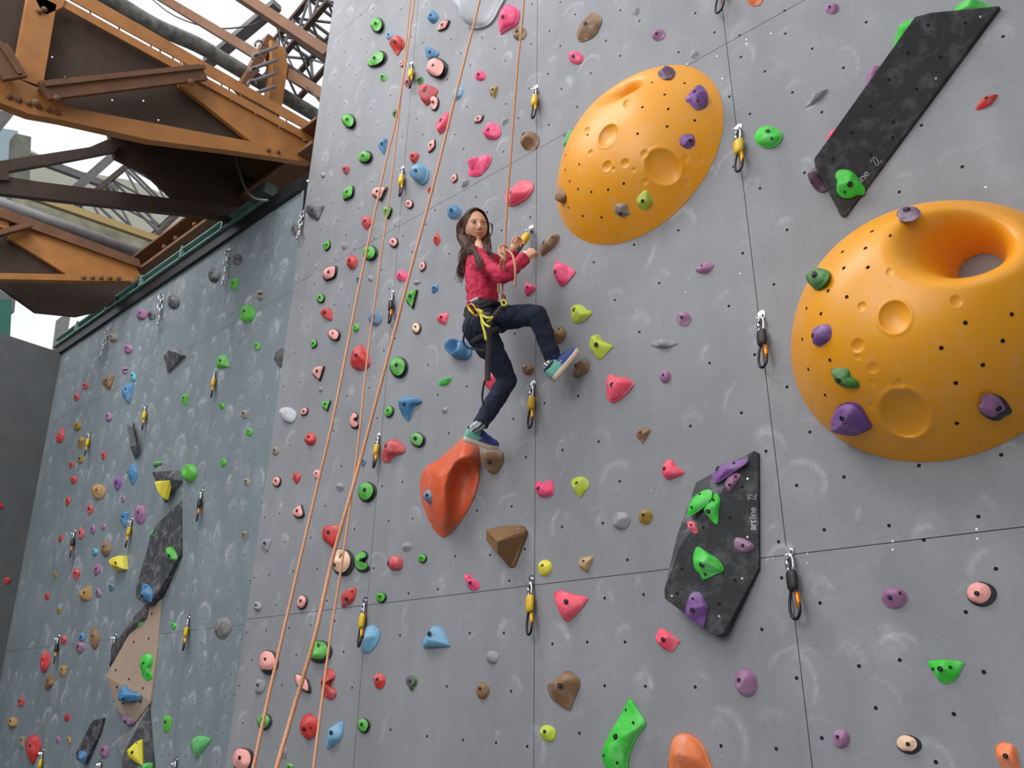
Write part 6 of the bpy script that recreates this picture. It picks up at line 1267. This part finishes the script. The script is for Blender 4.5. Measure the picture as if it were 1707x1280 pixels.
def trousers(b):
    pv = J['pelv']; capsules(b, [(waist - up * .01, .073, pv, .082), (pv, .080, J['hipR'], .080), (pv, .078, J['hipL'], .074), (J['hipR'] - fwd * .022, .076, mid(J['hipR'], J['knR'], .4) - fwd * .01, .066)])
    capsules(b, [(J['hipR'], .076, J['knR'], .050), (J['knR'], .050, mid(J['knR'], J['anR'], .4), .050), (mid(J['knR'], J['anR'], .4), .049, J['anR'] + (J['anR'] - J['knR']) * .02, .040), (J['hipL'], .074, J['knL'], .052), (J['knL'], .052, mid(J['knL'], J['anL'], .4), .049), (mid(J['knL'], J['anL'], .4), .048, J['anL'], .040)])
def cuttr(P):
    k = (P - waist) @ up > .0
    for w_, e_ in (('anR', 'knR'), ('anL', 'knL')):
        d = J[w_] - J[e_]; d /= np.linalg.norm(d); q = P - J[w_]; t = q @ d; rad = np.linalg.norm(q - np.outer(t, d), axis=1); k |= (t > .004) & (rad < .07) & (t < .1)
    return k
to_ = organic('trousers', trousers, jeans, gr, .006, 7, lambda P: wr(18, .006, 5)(P) + wr(40, .003, 2)(P), cuttr, [(J['anR'], axis('anR', 'knR'), .004, .08), (J['anL'], axis('anL', 'knL'), .004, .08), (waist, up, .0, .2)])
sm_ = to_.modifiers.new('t', 'SOLIDIFY'); sm_.thickness = .003
# --- socks and shoes
sockm = bpy.data.materials.new('striped_sock'); sockm.use_nodes = True; n_ = sockm.node_tree; b_ = n_.nodes['Principled BSDF']; b_.inputs['Roughness'].default_value = .9
uv_ = n_.nodes.new('ShaderNodeAttribute'); uv_.attribute_name = 'stripe'; r_ = n_.nodes.new('ShaderNodeValToRGB'); r_.color_ramp.interpolation = 'CONSTANT'; r_.color_ramp.elements[0].color = srgb('d9dadc'); r_.color_ramp.elements[1].color = srgb('4a4e58'); r_.color_ramp.elements[1].position = .55
mo = n_.nodes.new('ShaderNodeMath'); mo.operation = 'FRACT'; n_.links.new(uv_.outputs['Fac'], mo.inputs[0]); n_.links.new(mo.outputs[0], r_.inputs[0]); n_.links.new(r_.outputs[0], b_.inputs['Base Color'])
shb = mat('blue_mesh_shoe', '3d4f8f', .7, nscale=90, namt=.25); sht = mat('mint_shoe_panel', '6fb8a4', .6); sole = mat('cream_foam_sole', 'd8c3ac', .6); outs = mat('dark_outsole', '4a4644', .8); lacem = mat('blue_laces', '2b3f9c', .6)
def foot(an, toe, heel, tag_):
    d = toe - heel; L0 = np.linalg.norm(d); d /= L0; vd = -heel / np.linalg.norm(heel); u1 = np.cross(d, vd); u1 /= np.linalg.norm(u1); u1 = u1 if u1 @ (an - heel) > 0 else -u1; upf = an - heel; upf -= d * (upf @ d); upf /= np.linalg.norm(upf); upf = u1 * .85 + upf * .15 + vd * .06; upf -= d * (upf @ d); upf /= np.linalg.norm(upf); sd_ = np.cross(upf, d); L_ = .205; toe_ = heel + d * (L0 + .0)
    L_ = max(L0 * 1.04, .19); root = gr
    P = lambda t, s, h: heel + d * (t * L_ - .012) + sd_ * s + upf * h
    w_ = [(0, .018), (.06, .027), (.2, .031), (.4, .031), (.6, .037), (.78, .041), (.9, .035), (.97, .022), (1., .008)]
    top = [(0, .050), (.06, .062), (.2, .070), (.32, .070), (.45, .062), (.6, .046), (.78, .036), (.9, .031), (.97, .022), (1., .012)]
    def wid(t): return np.interp(t, [a for a, _ in w_], [q for _, q in w_])
    def hgt(t): return np.interp(t, [a for a, _ in top], [q for _, q in top])
    T_ = np.linspace(0, 1, 22); b = MB(); V = []; n = 16
    for t in T_:
        for k in range(n):
            a = math.pi * k / (n - 1); V.append(P(t, wid(t) * math.cos(a) * (1 if a else 1), .006 + hgt(t) * math.sin(a) ** .75 * (1 if True else 0)))
    F_ = [(i * n + k, i * n + k + 1, (i + 1) * n + k + 1, (i + 1) * n + k) for i in range(21) for k in range(n - 1)] + [tuple(range(n))[::-1], tuple(range(21 * n, 22 * n))]
    mi = [1 if ((f[0] // n) < 8 and (f[0] % n < 6 or f[0] % n > 9)) else 0 for f in F_[:-2]] + [1, 0]
    b.v = [list(map(float, v)) for v in V]; b.f = [list(f) for f in F_]; b.mi = mi; sh = b.build('shoe', [shb, sht], root, True)
    b = MB(); ol = []
    for t in list(T_) + list(T_[::-1]): ol.append((t, 1 if len(ol) < 22 else -1))
    ring = lambda h, g: [P(t, s * (wid(t) + g), h + (.010 * max(0, t - .75) * 4 * .5 if True else 0)) for t, s in ol]
    rows_ = [ring(-.014, -.001), ring(-.008, .004), ring(.006, .004), ring(.012, .001)]; V = [p for r__ in rows_ for p in r__]; m_ = len(ol)
    F_ = [(q * m_ + k, q * m_ + (k + 1) % m_, (q + 1) * m_ + (k + 1) % m_, (q + 1) * m_ + k) for q in range(3) for k in range(m_)]
    for q in (0, 3): F_ += [(q * m_ + k, q * m_ + k + 1, q * m_ + m_ - 2 - k, q * m_ + m_ - 1 - k) for k in range(21)]
    b.add(V, F_); b.build('sole', sole, sh, True)
    b = MB()
    for q in range(5):
        t = .40 + q * .075; b.tube([P(t + (.03 if (k % 2) else 0) * 0, s * .020, .006 + hgt(t) * math.sqrt(max(0, 1 - (s * .020 / wid(t)) ** 2)) + .0025) for k, s in enumerate((-1, -.5, 0, .5, 1))], .0024, 6)
    for s in (-1, 1): b.tube([P(.38, s * .004, .072), P(.36, s * .018, .080), P(.43, s * .030, .070), P(.45, s * .026, .055)], .0022, 6)
    b.build('laces', lacem, sh, True)
    # side mark
    b = MB()
    for s in (-1, 1):
        for k in range(2): b.tube([P(.34 + .05 * k, s * wid(.35) * 1.0, .022), P(.40 + .05 * k, s * wid(.4) * .93, .036), P(.46 + .04 * k, s * wid(.45) * .96, .026)], .0016, 6)
    b.build('side_mark', mat('pale_shoe_mark', 'c9dcea', .5), sh, True)
    # collar and sock
    b = MB(); b.tube([P(.20, 0, .062) + d * .034 * math.cos(a) + sd_ * .027 * math.sin(a) for a in np.arange(14) * .4488], .005, 8, True); b.build('collar', mat('navy_collar', '20304a', .8), sh, True)
    b = MB(); kn_ = J['kn' + tag_]; sdir = kn_ - an; sdir /= np.linalg.norm(sdir); n = 20; rws = [P(.20, 0, .040), P(.19, 0, .066), mid(P(.19, 0, .075), an, .6), an, an + sdir * .045]; V = []; N_ = len(rws)
    b.tube(rws, [.027, .028, .031, .0335, .0335], n); so2 = b.build('sock', sockm, root, True)
    at_ = so2.data.attributes.new('stripe', 'FLOAT', 'POINT'); vals = [(k % n) / n * 9 + .0 for k in range(len(so2.data.vertices))]; at_.data.foreach_set('value', np.array(vals, np.float32))
foot(J['anR'], J['toeR'], J['heR'], 'R'); foot(J['anL'], J['toeL'], J['heL'], 'L')
# --- harness
wc = waist - up * .028
def oval(c, a, b_, ra, rb, n=28, tilt=None, s=1): return [c + a * ra * math.cos(t) + b_ * rb * math.sin(t) for t in np.arange(n) * 2 * math.pi / n]
def strap_ring(b, pts, w_, t_, nrm=None):
    b.tube(pts, w_ / 2, 8, True, flat=t_ / w_, up=None)
hn = empty('climbing_harness', wc, 'black climbing harness with yellow cord and karabiners worn by the girl', 'harness')
b = MB(); n = 36; V = []
for k in range(n):
    t = 2 * math.pi * k / n; c_ = wc + fwd * .092 * math.cos(t) + lat * .088 * math.sin(t) * 1.12; od = fwd * math.cos(t) + lat * math.sin(t); h_ = .021 + .004 * math.sin(3 * t)
    V += [c_ + up * h_, c_ + od * .007 + up * h_ * .8, c_ + od * .009, c_ + od * .007 - up * h_ * .8, c_ - up * h_]
b.add(V, [(k * 5 + q, ((k + 1) % n) * 5 + q, ((k + 1) % n) * 5 + q + 1, k * 5 + q + 1) for k in range(n) for q in range(4)]); b.build('waist_belt', webm, hn, True)
def legloop(hip, kn, r, t0=.22, tilt=0):
    d = kn - hip; d /= np.linalg.norm(d); c = hip + d * np.linalg.norm(kn - hip) * t0; x = np.cross(d, up); x /= np.linalg.norm(x); y = np.cross(x, d); b = MB(); V = []
    for k in range(30):
        t = 2 * math.pi * k / 30; od = x * math.cos(t) + y * math.sin(t)
        for q, (w_, o_) in enumerate(((-.013, .0), (-.010, .004), (.010, .004), (.013, .0))): V.append(c + od * (r + o_) + d * w_)
    b.add(V, [(k * 4 + q, ((k + 1) % 30) * 4 + q, ((k + 1) % 30) * 4 + q + 1, k * 4 + q + 1) for k in range(30) for q in range(3)]); b.build('leg_loop', webg, hn, True)
legloop(J['hipR'], J['knR'], .081, .16); legloop(J['hipL'], J['knL'], .077, .12)
def web(name, pts, w_, m, par, t=.0025, upv=None):
    P = catmull([G(*p) for p in pts], 4, False); b = MB(); view = lambda p: -p / np.linalg.norm(p); V = []
    for i in range(len(P)):
        d = P[min(i + 1, len(P) - 1)] - P[max(i - 1, 0)]; d /= np.linalg.norm(d); n_v = view(P[i]); x = np.cross(d, n_v); x /= np.linalg.norm(x); nn = np.cross(x, d)
        V += [P[i] - x * w_ / 2 - nn * t / 2, P[i] + x * w_ / 2 - nn * t / 2, P[i] + x * w_ / 2 + nn * t / 2, P[i] - x * w_ / 2 + nn * t / 2]
    m_ = len(P); b.add(V, [(i * 4 + k, i * 4 + (k + 1) % 4, (i + 1) * 4 + (k + 1) % 4, (i + 1) * 4 + k) for i in range(m_ - 1) for k in range(4)] + [(3, 2, 1, 0), (m_ * 4 - 4, m_ * 4 - 3, m_ * 4 - 2, m_ * 4 - 1)]); return b.build(name, m, par, True)
web('hanging_strap', [(812, 520, .50), (815, 545, .50), (815, 580, .48), (813, 612, .46), (813, 634, .455)], .030, webg, hn)
web('strap_tail', [(808, 634, .45), (805, 650, .445), (804, 662, .44), (806, 676, .44)], .011, webm, hn)
web('strap_loop', [(783, 530, .50), (778, 548, .50), (773, 562, .50), (774, 574, .49), (782, 580, .485), (798, 583, .48), (808, 586, .48)], .010, webm, hn)
web('side_strap', [(840, 508, .33), (828, 522, .43), (815, 533, .48), (802, 524, .50)], .026, webg, hn, .004)
web('gear_strap', [(783, 505, .49), (800, 513, .50), (820, 505, .47)], .018, webm, hn, .004)
b = MB(); b.prism([G(771, 524, .46), G(778, 514, .47), (G(784, 520, .48)), G(782, 534, .48), G(776, 536, .47)], fwd * .03); bevel(b.build('side_pouch', webm, hn), .004)
web('care_label', [(784, 503, .51), (790, 500, .51), (797, 497, .505)], .014, mat('white_label', 'd8d8d6', .7), hn)
def krab(pts, m, name, par, r=.0042): P = catmull([G(*p) for p in pts], 4, True); b = MB(); b.tube(P, r, 8, True); return b.build(name, m, par, True)
krab([(780, 510, .525), (787, 507, .525), (794, 516, .525), (799, 523, .525), (793, 526, .525), (786, 518, .525)], ogate, 'karabiner', hn)
b = MB(); b.tube([G(780, 511, .53), G(784, 518, .53), G(791, 525, .53)], .0065, 8); b.build('karabiner_gate', ygate, hn, True)
def cord(pts, r=.0062, name='cord_tail'): b = MB(); b.tube(catmull([G(*p) for p in pts], 5, False), r, 8); return b.build(name, ycord, hn, True)
cord([(800, 522, .535), (806, 527, .535), (814, 530, .53), (822, 529, .52)]); cord([(801, 524, .54), (804, 534, .54), (809, 541, .54), (816, 545, .535)]); cord([(802, 526, .54), (804, 540, .535), (808, 554, .53), (810, 567, .525)])
cord([(812, 536, .52), (818, 533, .52), (822, 529, .52)], .0035)
b = MB()
for k in range(3): b.tube([G(798 + 3 * k + 4 * math.cos(a) * 0, 519 + k * 1.2, .535) + .010 * (up * math.cos(a) + fwd * .0 + np.cross(up, fwd) * math.sin(a)) for a in np.arange(10) * .628], .0055, 8, True)
b.build('cord_knot', ycord, hn, True)
b = MB(); b.tube([G(839, 494, .36), G(840, 500, .37), G(841, 503, .375)], .012, 10); b.build('wooden_toggle', mat('toggle_brown', '8a5a30', .6), hn, True)
krab([(836, 502, .40), (842, 501, .40), (844, 508, .40), (838, 509, .40)], ycord, 'cord_ring', hn, .004)
# --- tie-in knot and tail of the climber's rope
kn = empty('tie_in_knot', G(838, 430, .47), 'figure of eight tie-in knot of the climber\'s rope in front of her arm', 'rope knot')
def kr(pts, nm, r=.0062): b = MB(); b.tube(catmull([G(*p) for p in pts], 6, False), r, 10); return b.build(nm, ropem, kn, True)
kr([(841, 422, .47), (845, 412, .48), (838, 409, .50), (832, 414, .51), (836, 421, .52), (843, 423, .50), (845, 417, .48)], 'knot_loop')
kr([(833, 414, .50), (832, 422, .52), (838, 430, .53), (843, 434, .52)], 'knot_loop'); kr([(838, 412, .52), (840, 420, .53), (843, 428, .52), (838, 434, .51)], 'knot_loop')
kr([(843, 416, .50), (852, 422, .51), (857, 434, .52), (859, 450, .52), (859, 464, .51), (858, 478, .50)], 'rope_tail')
kr([(841, 430, .50), (841, 445, .47), (838, 462, .42), (838, 478, .40), (837, 492, .39)], 'tie_in_strand'); kr([(836, 432, .50), (833, 450, .46), (831, 470, .43), (831, 488, .41)], 'tie_in_strand')
# small mark: report
